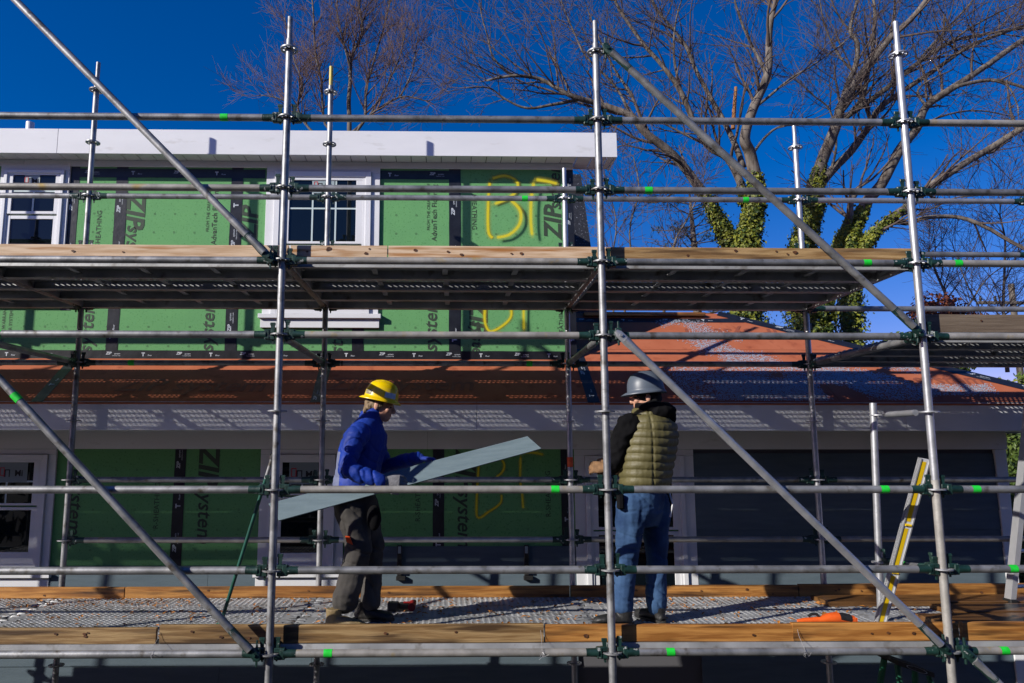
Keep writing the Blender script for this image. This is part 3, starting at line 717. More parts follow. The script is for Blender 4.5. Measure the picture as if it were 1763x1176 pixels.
brace((FX['C']+.06,by_,4.0),(FX['D']-.06,by_,2.02)); brace((FX['C']+.09,by_,2.0),(FX['D']-.06,by_,.02),'galvanised_new',h0=False)
brace((FX['D']+.07,by_,.0),(FX['E']-.07,by_,-2.0))
# access gate frame at the right front post
c = at(1505, 700, .62); gx, gy = at(1520,980,.62).x, .62
st = MB().tube((gx-.04,gy,.05),(at(1503,695,gy).x,gy,Z_(1503,694,gy)), .0242, n=18).build('gate_post', 'galvanised_new', scaffold, True)
for (za, zb, m_) in ((Z_(1510,715,gy), 1.5, 'galvanised_new'), (Z_(1512,842,gy), 1.0, 'galvanised'), (Z_(1520,968,gy), .5, 'galvanised')):
    a = Vector((at(1512,715,gy).x if m_ == 'galvanised_new' else gx-.01, gy, za)); b = Vector((FX['D']-.02, .02, zb))
    ledger(a, b, 'gate_rail', m_, [(.45,GT)] if zb == .5 else (), .021, heads=zb == .5)
    r = bpy.data.objects.new('rosette', ROS2); COL.objects.link(r); r.parent = scaffold; r.location = (a.x, a.y, a.z+2)

# ------------------------------------------------------------------ perforated steel planks
def plank_mesh(Lp=2.07, Wp=.363, rows=None):
    mb = MB(); hx, hy = .043, .041; nx = int((Lp-.14)/hx); ny = 8; x0 = -nx*hx/2; y0 = -ny*hy/2
    idx = {}; vs = []; fs = []
    for i in range(nx):
        for j in range(ny):
            if rows and j not in rows:
                cx = x0+i*hx; cy = y0+j*hy; o = len(vs); vs += [(cx,cy,0),(cx+hx,cy,0),(cx+hx,cy+hy,0),(cx,cy+hy,0)]; fs.append((o,o+1,o+2,o+3)); continue
            cx = x0+(i+.5)*hx; cy = y0+(j+.5)*hy; o = len(vs)
            sq = [(hx/2,-hy/2),(hx/2,0),(hx/2,hy/2),(0,hy/2),(-hx/2,hy/2),(-hx/2,0),(-hx/2,-hy/2),(0,-hy/2)]
            for q in sq: vs.append((cx+q[0], cy+q[1], 0))
            for rr, zz in ((.0145,0),(.0094,.0038),(.0083,.0034)):
                for k in range(8): an = math.pi/4*(k-1)+(0 if 1 else 0); vs.append((cx+rr*1.08*math.cos(an), cy+rr*math.sin(an), zz))
            for t in range(3):
                for k in range(8): k2 = (k+1) % 8; a = o+t*8; fs.append((a+k, a+k2, a+8+k2, a+8+k))
    mb.add(vs, fs)
    x1, y1 = x0+nx*hx, y0+ny*hy
    for (a,b,c,d) in ((-Lp/2,x0,y0,y1),(x1,Lp/2,y0,y1),(-Lp/2,Lp/2,-Wp/2,y0),(-Lp/2,Lp/2,y1,Wp/2)): mb.add([(a,c,0),(b,c,0),(b,d,0),(a,d,0)],[(0,1,2,3)])
    for s in (-1,1):
        a, b = sorted((s*Wp/2, s*(Wp/2-.003))); mb.box(-Lp/2,Lp/2,a,b,-.067,-.0005)
        a, b = sorted((s*(Wp/2-.0032), s*(Wp/2-.03))); mb.box(-Lp/2,Lp/2,a,b,-.067,-.064)
        a, b = sorted((s*Lp/2, s*(Lp/2-.003))); mb.box(a,b,-Wp/2+.004,Wp/2-.004,-.06,-.0005)
    for t in (-.5, 0, .5): mb.box(t-.02, t+.02, -Wp/2+.004, Wp/2-.004, -.03, -.026)
    return mb.mesh('plank_deck', 'deck_steel')
def hook_mesh(Lp=2.07, Wp=.363):
    mb = MB()
    for s in (-1,1):
        for q in (-.11,-.03,.05,.12):
            mb.path([(s*(Lp/2-.03),q,-.005),(s*(Lp/2+.012),q,-.001),(s*(Lp/2+.036),q,-.012),(s*(Lp/2+.05),q,-.035)],[.013]*4,8)
    return mb.mesh('hook', 'galvanised', True)
PLM, HKM, PLS = plank_mesh(), hook_mesh(), plank_mesh(rows=(1,2,6))
ordn = ['front', 'second', 'third', 'rear']
bayw = {'A':'left of the left front post', 'B':'between the left and middle front posts', 'C':'between the middle and right front posts', 'D':'right of the right front post'}
DT = .040      # deck surface above the transom axis
YP = [.250+.366*j for j in range(4)]
def deck(bay, z, word):
    for j in range(4):
        o = thing('steel_plank', f'{ordn[j]} perforated steel plank of the {word} deck {bayw[bay]}', 'plank', (FX[bay]+BAY/2+.012+OX*YP[j]/WD, YP[j], z+DT), f'perforated steel planks of the {word} deck')
        for me, nm in ((PLS if word == 'upper' and j != 1 else PLM,'plank_deck'),(HKM,'hook')):
            c = bpy.data.objects.new(nm, me); COL.objects.link(c); c.parent = o
            if nm == 'hook': c['kind'] = 'stuff'
bayw['Z'] = 'at the far left edge'; bayw['Y'] = 'beyond the left edge'; bayw['X'] = 'far beyond the left edge'; FX['Z'] = -2*BAY; FX['Y'] = -3*BAY; FX['X'] = -4*BAY
for c_ in 'ZYX':
    standard(FX[c_],0,-2,4.25,'galvanised'); standard(FX[c_]+OX,WD,-2,4.75,'galvanised')
    for k in (7,6,5,4,2,1,0): ledger((FX[c_],0,.5*k),(FX[c_]+BAY,0,.5*k)); 
    for k in (7,6,5,4): ledger((FX[c_]+OX,WD,.5*k),(FX[c_]+BAY+OX,WD,.5*k))
for bay in 'XY': deck(bay, 2.5, 'upper')
for bay in 'ZABC': deck(bay, 2.5, 'upper'); deck(bay, 0, 'lower')
deck('D', 2.0, 'intermediate'); deck('D', 0, 'lower')

# ------------------------------------------------------------------ toe boards
def board(name, label, p0, p1, h, t, matn, group=None, z=None, cat='board', knots=0, seed=0):
    """board standing on edge (h tall, t thick) or lying flat; p0-p1 along its bottom centre line"""
    p0, p1 = Vector(p0), Vector(p1); L_ = (p1-p0).length; c = (p0+p1)/2
    mb = MB(); rn = random.Random(seed); ns = 14
    rings = []
    for i in range(ns+1):
        x = -L_/2+L_*i/ns; dy = .003*noise.noise(Vector((x*1.3,seed*3.1,0))); dz = .003*noise.noise(Vector((x*1.1,seed*1.7,5)))
        b = .004; y0, y1, z0, z1 = -t/2+dy, t/2+dy, 0+dz, h+dz
        rings.append([(x,y0+b,z0),(x,y1-b,z0),(x,y1,z0+b),(x,y1,z1-b),(x,y1-b,z1),(x,y0+b,z1),(x,y0,z1-b),(x,y0,z0+b)])
    vs = [p for r_ in rings for p in r_]; fs = []
    for i in range(ns):
        for k in range(8): k2 = (k+1) % 8; fs.append((i*8+k2, i*8+k, (i+1)*8+k, (i+1)*8+k2))
    fs.append(tuple(range(8))); fs.append(tuple(ns*8+k for k in range(8))[::-1]); mb.add(vs, fs)
    o = mb.build(name, matn, None, origin=(0,0,0)); d = (p1-p0).normalized()
    o.matrix_basis = Matrix.Translation(c) @ d.to_track_quat('X','Z').to_matrix().to_4x4()
    tag(o, label, cat, group)
    if knots:
        kb = MB()
        for _ in range(knots):
            x = rn.uniform(-L_/2+.1, L_/2-.1); zz = rn.uniform(.25,.75)*h; rr = rn.uniform(.006,.014); nn = 9
            kb.add([(x+rr*rn.uniform(.9,1.5)*math.cos(2*math.pi*k/nn), -t/2-.0045, zz+rr*rn.uniform(.7,1.)*math.sin(2*math.pi*k/nn)) for k in range(nn)], [tuple(range(nn))[::-1]])
        k_ = tag(kb.build('knot', 'knot', None, origin=(0,0,0)), kind='stuff'); k_.parent = o
    return o
FT = .092   # front toe board centre line behind the post axis
zt = DT+.001
TB = 'timber toe boards along the scaffold decks'
def fx(px, py, Y): return X_(px, py, Y)
def fboard(label, x0, x1, zb, h, matn, sd, y=FT, t=.038, g=TB, kn=5): return board('toe_board', label, (x0,y,zb), (x1,y,zb), h, t, matn, g, knots=kn, seed=sd)
U = 2.5+zt
x1 = fx(668,430,FT); x2 = fx(1050,430,FT)
fboard('pale knotty toe board on the upper deck left of the left front post', -4.3, fx(497,430,FT), U, .084, 'pine', 1, kn=8)
fboard('pale toe board on the upper deck right of the left front post', fx(499,430,FT)+.01, x1-.004, U, .084, 'pine', 2)
fboard('orange toned toe board on the upper deck ending at the middle front post', x1+.004, x2-.03, U, .084, 'pine', 3)
fboard('tan toe board on the upper deck between the middle and right front posts', x2-.02, fx(1566,440,FT), U, .084, 'pine_weathered', 4)
fboard('grey weathered timber edge of the intermediate deck at the right', FX['D']+.07, FX['E']-.05, 2.0+zt, .125, 'old_plank', 5, kn=3)
L0 = zt
fboard('pale knotty front toe board of the lower deck at the far left', -2.6, fx(270,1095,FT), L0, .095, 'pine_weathered', 6)
fboard('long front toe board of the lower deck crossing the left front post', fx(272,1095,FT-.045)+.0, fx(936,1095,FT-.02), L0+.001, .112, 'pine_weathered', 7, y=FT-.006, kn=7)
fboard('brown front toe board of the lower deck around the middle front post', fx(938,1095,FT), fx(1366,1095,FT), L0+.001, .104, 'pine_orange', 8)
fboard('yellow brown front toe board of the lower deck left of the right front post', fx(1368,1095,FT-.04), fx(1655,1095,FT-.04), L0+.001, .112, 'pine_orange', 9, y=FT-.004)
fboard('yellow brown front toe board of the lower deck right of the right front post', fx(1656,1095,FT), 6.2, L0+.001, .112, 'pine_orange', 10)
BT = WD-.062
fboard('orange rear toe board of the lower deck at the left', -4.0, fx(215,1020,BT), L0, .09, 'pine_orange', 11, y=BT)
fboard('orange rear toe board of the lower deck behind the blue jacketed worker', fx(216,1020,BT)+.004, fx(980,1020,BT), L0, .09, 'pine_orange', 12, y=BT)
fboard('dark orange rear toe board of the lower deck behind the olive vest', fx(982,1020,BT)+.004, fx(1372,1020,BT), L0, .093, 'pine_orange', 13, y=BT)
fboard('brown rear toe board of the lower deck behind the leaning level', fx(1374,1020,BT)+.004, 6.4, L0, .10, 'pine_orange', 14, y=BT)
# flat wet planks lying on the deck at the right
board('timber_plank', 'wet brown plank lying flat on the lower deck behind the leaning level', (fx(1415,1040,1.2),1.23,L0), (6.3,1.25,L0), .038, .28, 'wet_plank', 'wet planks lying flat on the lower deck', cat='plank', seed=21)
board('timber_plank', 'wet brown plank lying flat on the lower deck near the right front post', (fx(1540,1062,.62)+.2,.56,L0), (6.3,.6,L0), .038, .27, 'wet_plank', 'wet planks lying flat on the lower deck', cat='plank', seed=22)
board('timber_plank', 'dark wet plank lying flat in the middle of the deck at the right edge', (fx(1620,1050,.9),.89,L0), (6.3,.92,L0), .038, .27, 'wet_plank', 'wet planks lying flat on the lower deck', cat='plank', seed=23)

# ------------------------------------------------------------------ fallen leaves on the decks
lf = MB(); rnd = random.Random(2)
def leaf(mb, c, s, rn, tilt=.5, flat=False):
    a = rn.uniform(0,6.28); u = Vector((math.cos(a),math.sin(a),rn.uniform(-tilt,tilt))).normalized(); v = Vector((-math.sin(a),math.cos(a),rn.uniform(-tilt,tilt))).normalized()
    n_ = u.cross(v)*s*.25
    mb.add([c-u*s, c-u*s*.2-v*s*.42+n_, c+u*s, c-u*s*.1+v*s*.42+n_], [(0,1,2),(0,2,3)])
for _ in range(1000):
    y = .14+1.33*(1-abs(rnd.gauss(0,.42))) if rnd.random() < .55 else rnd.uniform(.14,1.46)
    if y < .14 or y > 1.46: continue
    leaf(lf, Vector((rnd.uniform(-2.6,4.9), y, DT+.008+rnd.uniform(0,.006))), rnd.uniform(.010,.028), rnd)
for _ in range(160): leaf(lf, Vector((rnd.uniform(-2.4,-.8), rnd.uniform(1.15,1.45), DT+.01)), rnd.uniform(.008,.02), rnd)
tag(lf.build('fallen_leaves', 'leaf_litter'), 'scattered orange brown fallen leaves on the lower deck', 'leaves', kind='stuff')

# =================================================================== TREES
def grow(mb, p, d, ln, r, depth, rn, maxd, droop=0., up=.15, wig=.22, kids=(3,5), n=5, spread=(.45,.95), shrink=(.5,.75)):
    d = d.normalized(); seg = max(2, min(6, int(ln/.35)+1)); pts = [p]; rs = [r]; q = p.copy()
    r1 = max(r*.35, .004)
    for i in range(seg):
        d = (d + Vector((rn.gauss(0,wig),rn.gauss(0,wig*.7),rn.gauss(0,wig)))*.5 + Vector((0,0,up*.5-droop*.3))).normalized()
        q = q + d*(ln/seg); pts.append(q.copy()); rs.append(r+(r1-r)*(i+1)/seg)
    mb.path(pts, rs, n if depth < maxd-1 else 3, caps=False)
    if depth >= maxd: return
    for _ in range(rn.randint(*kids)):
        t = rn.uniform(.2,1)*seg; i = min(int(t), seg-1); f = t-i
        c = pts[i].lerp(pts[i+1], f); dd = (pts[i+1]-pts[i]).normalized()
        ax = dd.orthogonal().normalized(); ax.rotate(Quaternion(dd, rn.uniform(0,6.28)))
        cd_ = dd.copy(); cd_.rotate(Quaternion(ax, rn.uniform(*spread)))
        grow(mb, c, cd_, ln*rn.uniform(*shrink), max(rs[i]*rn.uniform(.42,.62),.0055), depth+1, rn, maxd, droop, up, wig, kids, n, spread, shrink)
def smooth_pts(pts, k=4):
    out = []
    for i in range(len(pts)-1):
        p0, p1, p2, p3 = pts[max(i-1,0)], pts[i], pts[i+1], pts[min(i+2,len(pts)-1)]
        for j in range(k):
            t = j/k; out.append(.5*((2*p1)+(p2-p0)*t+(2*p0-5*p1+4*p2-p3)*t*t+(3*p1-p0-3*p2+p3)*t**3))
    out.append(pts[-1]); return out
def make_tree(name, label, Y, limbs, seed, base, twig='twig', tw=(.9,2.2), maxd=2, density=1., ivy=None, kids=(3,5), group=None, up=.15, minw=1.2):
    """limbs: (pixel polyline, width0, width1, [twig density]); the first is the trunk and runs down to the ground"""
    rn = random.Random(seed); b = at(base[0], base[1], Y); root = thing(name, label, 'tree', (b.x, Y, gz(b.x, Y)), group)
    tr = MB(); cr = MB(); lines = []; z = (Vector((b.x,Y,0))-CAM).dot(_f)
    for li, L_ in enumerate(limbs):
        px, w0, w1 = L_[:3]; dn = L_[3] if len(L_) > 3 else 1.
        yo = 0; pts = []; slope = rn.uniform(-.25,.25)
        for i, (x, y) in enumerate(px):
            P = at(x, y, Y+yo+(0 if i == 0 else rn.uniform(-.12,.12))); pts.append(P)
            if i < len(px)-1: yo += slope*math.hypot(px[i+1][0]-x, px[i+1][1]-y)/FPX*z*.6
        if li == 0 or (len(L_) > 4 and L_[4]): pts.insert(0, Vector((pts[0].x+rn.uniform(-.2,.2), pts[0].y, gz(pts[0].x, pts[0].y)-.1))); px = [(px[0][0],900)]+list(px)
        fine = smooth_pts(pts); m_ = len(fine); k = z/FPX/2
        rs = [max(w0+(w1-w0)*(i/(m_-1))**.8, minw)*k*(1+.06*noise.noise(fine[i]*1.5)) for i in range(m_)]
        fine = [p+Vector((noise.noise(p*1.1)*.05, 0, noise.noise(p*1.1+Vector((9,0,0)))*.05)) for p in fine]
        tr.path(fine, rs, 9, caps=True); lines.append((fine, rs))
        ln_tot = sum((fine[i+1]-fine[i]).length for i in range(m_-1)); cnt = int(ln_tot*2.6*density*dn*(.22 if li == 0 else 1))
        for _ in range(cnt):
            t = (rn.uniform(.22,1) if li else rn.uniform(.55,1))*(m_-1); i = min(int(t), m_-2); c = fine[i].lerp(fine[i+1], t-i)
            if c.z < 1.2: continue
            dd = (fine[i+1]-fine[i]).normalized(); ax = dd.orthogonal().normalized(); ax.rotate(Quaternion(dd, rn.uniform(0,6.28)))
            cd_ = dd.copy(); cd_.rotate(Quaternion(ax, rn.uniform(.5,1.2)))
            grow(cr, c, cd_+Vector((0,0,.15)), rn.uniform(*tw), min(rs[i]*rn.uniform(.3,.6), .045), 0, rn, maxd, up=up, kids=kids, n=5)
        dd = (fine[-1]-fine[-2]).normalized()
        for _ in range(3): grow(cr, fine[-1], dd+Vector((rn.gauss(0,.4),rn.gauss(0,.4),rn.gauss(0,.4))), rn.uniform(*tw), rs[-1]*.5, 0, rn, maxd, up=up, kids=kids, n=5)
    tr.build('trunk', 'bark', root, 'all', origin=root.location)
    tag(cr.build('crown', twig, root, 'all', origin=root.location), kind='stuff')
    if ivy:
        iv = MB()
        for (li, z0, z1, cnt, sp, m_) in ivy:
            fine, rs = lines[li]; got = 0; tries = 0
            while got < cnt and tries < cnt*30:
                tries += 1; i = rn.randrange(len(fine)-1); c = fine[i].lerp(fine[i+1], rn.random())
                if not z0 < c.z < z1: continue
                t = (c.z-z0)/(z1-z0); f = noise.noise(c*1.4)*.5+.75
                if rn.random() > (f*1.7-.55)*(1-t*t): continue
                an = rn.uniform(0,6.28); rr = (rs[i]+abs(rn.gauss(0,sp))*(1.1-t))
                P = c + Vector((math.cos(an)*rr, math.sin(an)*rr, rn.gauss(0,.05)))
                s = rn.uniform(.022,.055); nn = Vector((math.cos(an)+rn.gauss(0,.4), math.sin(an)+rn.gauss(0,.4), rn.gauss(.25,.4))).normalized()
                u = nn.orthogonal().normalized(); u.rotate(Quaternion(nn, rn.uniform(0,6.28))); v = nn.cross(u); iv.mi = 0 if rn.random() < .7 else 1
                iv.add([P-u*s, P-v*s*.8+nn*s*.2, P+u*s*1.1, P+v*s*.8+nn*s*.2], [(0,1,2),(0,2,3)]); got += 1
        tag(iv.build('ivy', ['ivy', 'ivy_dark'], root, origin=root.location), kind='stuff')
    return root
GT_ = 'bare trees behind the house'
make_tree('bare_tree', 'bare forked tree with ivy covered trunk right of the upper storey', 13, [
    ([(1286,560),(1286,426),(1302,330),(1292,269),(1281,239),(1296,187),(1320,131),(1324,75),(1330,20),(1345,-40)], 34, 7),
    ([(1281,350),(1274,319),(1251,273),(1215,246),(1174,164),(1142,114),(1101,68),(1065,18),(1050,-30)], 17, 4),
    ([(1278,290),(1260,237),(1233,182),(1201,127),(1174,68),(1133,18),(1110,-30)], 12, 4),
    ([(1268,440),(1247,397),(1209,329),(1172,281),(1116,232),(1086,198),(1029,180),(992,168),(962,153),(928,135),(884,131),(835,138)], 22, 4),
    ([(1000,170),(955,178),(910,187),(870,170),(838,150),(800,150)], 7, 2), ([(884,131),(850,100),(838,60),(826,10)], 5, 2),
    ([(1120,236),(1090,170),(1060,120),(1030,60),(1010,10)], 7, 2), ([(1086,198),(1060,150),(1010,95),(985,50),(965,0)], 6, 2),
    ([(1296,187),(1330,160),(1370,130),(1420,100),(1470,60)], 6, 2), ([(1292,269),(1330,225),(1360,214)], 6, 3), ([(1215,246),(1180,230),(1130,206),(1090,205)], 6, 2),
    ([(1320,131),(1290,70),(1270,20),(1262,-30)], 7, 3), ([(1174,164),(1160,90),(1165,30),(1180,-20)], 6, 2), ([(1209,329),(1170,330),(1130,350),(1090,345)],5,2),
    ], 31, (1286,560), density=1.25, ivy=[(0,3.2,8.1,12000,.20,0),(3,5.2,7.9,4200,.12,0),(1,6.5,8.0,500,.08,0)], group=GT_)
make_tree('bare_tree', 'tall bare tree with wide forks in the middle of the right hand group', 15.5, [
    ([(1384,560),(1384,426),(1401,355),(1408,310),(1416,277),(1442,209),(1449,180),(1479,135),(1532,67),(1577,22),(1620,-30)], 36, 7),
    ([(1416,312),(1453,273),(1494,221),(1520,180),(1600,125),(1680,75),(1763,45)], 17, 5),
    ([(1440,205),(1458,150),(1472,116),(1476,75),(1464,56),(1472,15),(1480,-30)], 13, 4),
    ([(1447,212),(1483,172),(1498,105),(1506,37),(1502,-20)], 12, 5),
    ([(1452,206),(1524,153),(1577,112),(1633,75),(1689,60),(1775,47)], 12, 4),
    ([(1532,67),(1540,20),(1535,-30)], 7, 3), ([(1577,112),(1620,60),(1660,20),(1690,-20)], 6, 3), ([(1404,345),(1430,300),(1440,250),(1428,190),(1400,165),(1365,135)], 6, 2),
    ([(1479,135),(1440,90),(1420,40),(1410,-10)], 5, 2), ([(1633,75),(1700,30),(1760,5)], 5, 2)],
    32, (1384,560), density=1.15, ivy=[(0,3.2,9.4,14000,.20,0)], group=GT_)
make_tree('bare_tree', 'bare leaning tree with long limbs reaching to the right edge', 14.2, [
    ([(1466,560),(1462,426),(1487,359),(1517,318),(1547,262),(1577,221),(1595,183),(1644,150),(1689,120),(1763,67),(1800,45)], 28, 8),
    ([(1478,470),(1487,426),(1509,397),(1558,359),(1599,322),(1644,292),(1700,258),(1763,221),(1800,200)], 20, 10, .8),
    ([(1540,378),(1560,385),(1595,374),(1644,374),(1689,389),(1763,426),(1800,445)], 9, 6, .5),
    ([(1644,150),(1707,138),(1763,153),(1800,160)], 8, 4), ([(1440,500),(1443,426),(1461,380),(1465,350),(1480,322)], 17, 9, .6),
    ([(1577,221),(1620,200),(1680,190),(1740,200)], 5, 2), ([(1595,183),(1580,160),(1600,140),(1640,120)], 6, 2), ([(1707,138),(1735,150),(1750,180),(1752,200)], 4, 2),
    ([(1558,359),(1600,360),(1650,340),(1720,335)], 4, 2)],
    33, (1466,560), density=.95, ivy=[(0,3.2,8.0,9000,.14,0),(1,5.0,7.9,4200,.11,0),(4,4.5,7.6,3800,.09,0)], group=GT_)
make_tree('bare_tree', 'reddish bare tree with upright twigs rising behind the white upper eave', 22, [
    ([(600,320),(601,214),(601,167),(604,119),(606,95),(623,55),(618,12),(622,-30)], 11, 4),
    ([(600,240),(560,214),(554,143),(544,95),(540,20),(536,-20)], 6, 2.5), ([(604,230),(628,205),(630,155),(644,107),(661,48),(672,-10)], 7, 2.5),
    ([(606,240),(637,198),(690,167),(737,174)], 6, 2), ([(596,260),(540,230),(513,186),(520,143),(506,100),(490,30)], 6, 2), ([(604,119),(590,70),(580,20),(585,-20)], 5, 2),
    ([(690,167),(710,120),(720,60)], 4, 1.6), ([(513,186),(480,170),(450,165)], 4, 1.6), ([(637,198),(670,140),(690,90),(700,40)], 4, 1.6)],
    34, (600,320), 'twig_red', (.9,1.9), density=2.4, kids=(3,5), group=GT_, up=.22, minw=1.)
make_tree('bare_tree', 'slender bare sapling thicket beyond the right front post', 18, [
    ([(1640,640),(1648,560),(1630,510),(1612,470),(1600,430)], 8, 3), ([(1735,640),(1730,560),(1728,500),(1730,420),(1722,370)], 7, 2.5),
    ([(1640,560),(1670,520),(1700,480),(1740,450)], 4, 1.5), ([(1690,600),(1688,540),(1660,480),(1640,420)], 4, 1.5)], 35, (1660,640), density=1.8, group=GT_)
make_tree('bare_tree', 'thin bare sapling close to the right corner of the upper storey', 12, [
    ([(1075,560),(1090,480),(1085,400),(1100,330),(1092,270)], 5, 2), ([(1140,560),(1158,430),(1180,380),(1205,330)], 6, 2), ([(1060,560),(1050,470),(1060,380),(1040,300)], 4, 1.5)], 36, (1090,560), tw=(.6,1.3), density=1.5, group=GT_)
b = at(1265,190,12.8); tag(MB().path([at(1262,222,12.8), at(1264,190,12.8), at(1267,150,12.8)], [.055,.052,.04], 8).build('snag', 'broken_wood', bpy.data.objects['bare_tree'], True, origin=b), None)

# evergreens added behind the photographer, unseen: they block low sky and darken the panes
# foliage masses
def leafy(mb, c, rad, cnt, s, rn, mats=1, fill=.35):
    for _ in range(cnt):
        d = Vector((rn.gauss(0,1),rn.gauss(0,1),rn.gauss(0,1))).normalized(); q = rn.uniform(fill,1)**.5
        bump_ = .75+.45*noise.noise(d*2.3+c*.5)
        P = c + Vector((d.x*rad[0],d.y*rad[1],d.z*rad[2]))*q*bump_
        nn = (d+Vector((rn.gauss(0,.6),rn.gauss(0,.6),rn.gauss(0,.6)))).normalized(); u = nn.orthogonal().normalized(); u.rotate(Quaternion(nn, rn.uniform(0,6.28))); v = nn.cross(u)
        l = s*rn.uniform(.6,1.3); mb.mi = rn.randrange(mats)
        mb.add([P-u*l, P-v*l*.5+nn*l*.15, P+u*l, P+v*l*.5+nn*l*.15], [(0,1,2),(0,2,3)])
def shrub(name, label, cat, px, py, Y, rads, cnt, s, mats, seed, group=None):
    rn = random.Random(seed); c = at(px, py, Y); g0 = gz(c.x, Y); root = thing(name, label, cat, (c.x,Y,g0), group)
    mb = MB()
    for (ox, oz, rx, rzz, f) in rads: leafy(mb, c+Vector((ox,rn.uniform(-.3,.3),oz)), (rx,rx*.8,rzz), int(cnt*f), s, rn, len(mats))
    tag(mb.build('crown', mats, root, origin=root.location), kind='stuff')
    t = MB(); top = c.z
    for k in range(4): t.path([(c.x+rn.uniform(-.15,.15),Y,g0-.05),(c.x+rn.uniform(-.3,.3),Y+rn.uniform(-.2,.2),(g0+top)/2),(c.x+rn.uniform(-.6,.6),Y+rn.uniform(-.3,.3),top)],[.07,.05,.015],7)
    t.build('trunk', 'bark', root, 'all', origin=root.location); return root
GS = 'evergreen shrubs beyond the house'
shrub('evergreen_shrub', 'ivy green mass rising behind the ridge of the orange roof', 'shrub', 1322, 575, 12.5, [(0,-.5,.75,.75,1),(.5,-.8,.7,.6,.8),(-.4,-.9,.6,.6,.6)], 2600, .055, ['ivy','ivy_dark'], 51, GS)
shrub('evergreen_shrub', 'dense green shrub between the right posts under the upper deck end', 'shrub', 1420, 555, 13.5, [(0,-.4,.7,.8,1),(.1,.4,.45,.6,.6)], 2600, .055, ['ivy','ivy_dark'], 52, GS)
shrub('evergreen_shrub', 'dark green shrub behind the right front post', 'shrub', 1560, 590, 13, [(0,-.3,.9,.7,1),(.9,-.6,.8,.7,1)], 3000, .06, ['ivy_dark','hedge_leaf'], 53, GS)
shrub('evergreen_shrub', 'bright green hedge beyond the right end of the orange roof', 'hedge', 1740, 680, 9, [(0,-.3,.9,.7,1),(.9,-.1,.9,.9,1),(-.9,-.5,.8,.5,.8),(.2,-1.3,1.,.9,1)], 4200, .06, ['hedge_leaf','ivy'], 54, GS)
shrub('evergreen_shrub', 'tangled shrub beside the right corner board of the lower storey', 'shrub', 1760, 850, 6.5, [(0,0,.6,.8,1),(.3,.5,.6,.6,.7),(.2,-.9,.7,.9,1)], 2600, .045, ['hedge_leaf','ivy_dark'], 55, GS)
shrub('red_leaf_tree', 'small tree with dark red leaves behind the right front post', 'tree', 1625, 530, 17, [(0,0,1.0,.65,1),(-.7,-.2,.7,.5,.6),(.6,-.4,.8,.5,.7)], 800, .075, ['red_leaf'], 56)
# bare vine stems in front of the corner shrub
# pine
rn = random.Random(61); c = at(1190,400,16); root = thing('pine_tree', 'thin green pine showing between the bare trunks above the upper deck', 'tree', (c.x,16,gz(c.x,16)))
t = MB().path([(c.x,16,gz(c.x,16)-.05),(c.x+.1,16,c.z-1),(c.x,16,c.z+1.2)],[.16,.12,.03],8); nd = MB(); bb = MB()
for _ in range(46):
    z0 = c.z + rn.uniform(-2.6,1.0); an = rn.uniform(0,6.28); ln = rn.uniform(.5,1.5)*(1-.3*(z0-c.z)/2); e = Vector((c.x+math.cos(an)*ln, 16+math.sin(an)*ln, z0+rn.uniform(.1,.5)))
    s0 = Vector((c.x,16,z0)); bb.path([s0, s0.lerp(e,.5)+Vector((0,0,-.06)), e], [.022,.015,.006], 5, caps=False)
    for q in range(7):
        P = s0.lerp(e, rn.uniform(.45,1.05))+Vector((rn.gauss(0,.12),rn.gauss(0,.12),rn.gauss(0,.07)))
        for _k in range(16):
            d = Vector((rn.gauss(0,1),rn.gauss(0,1),rn.gauss(.3,.8))).normalized()*rn.uniform(.10,.19); sd = d.orthogonal().normalized()*.008
            nd.add([P-sd, P+sd, P+d], [(0,1,2)])
t.build('trunk', 'bark', root, 'all', origin=root.location); bb.build('branches', 'bark', root, 'all', origin=root.location); tag(nd.build('crown', 'pine_needles', root, origin=root.location), kind='stuff')
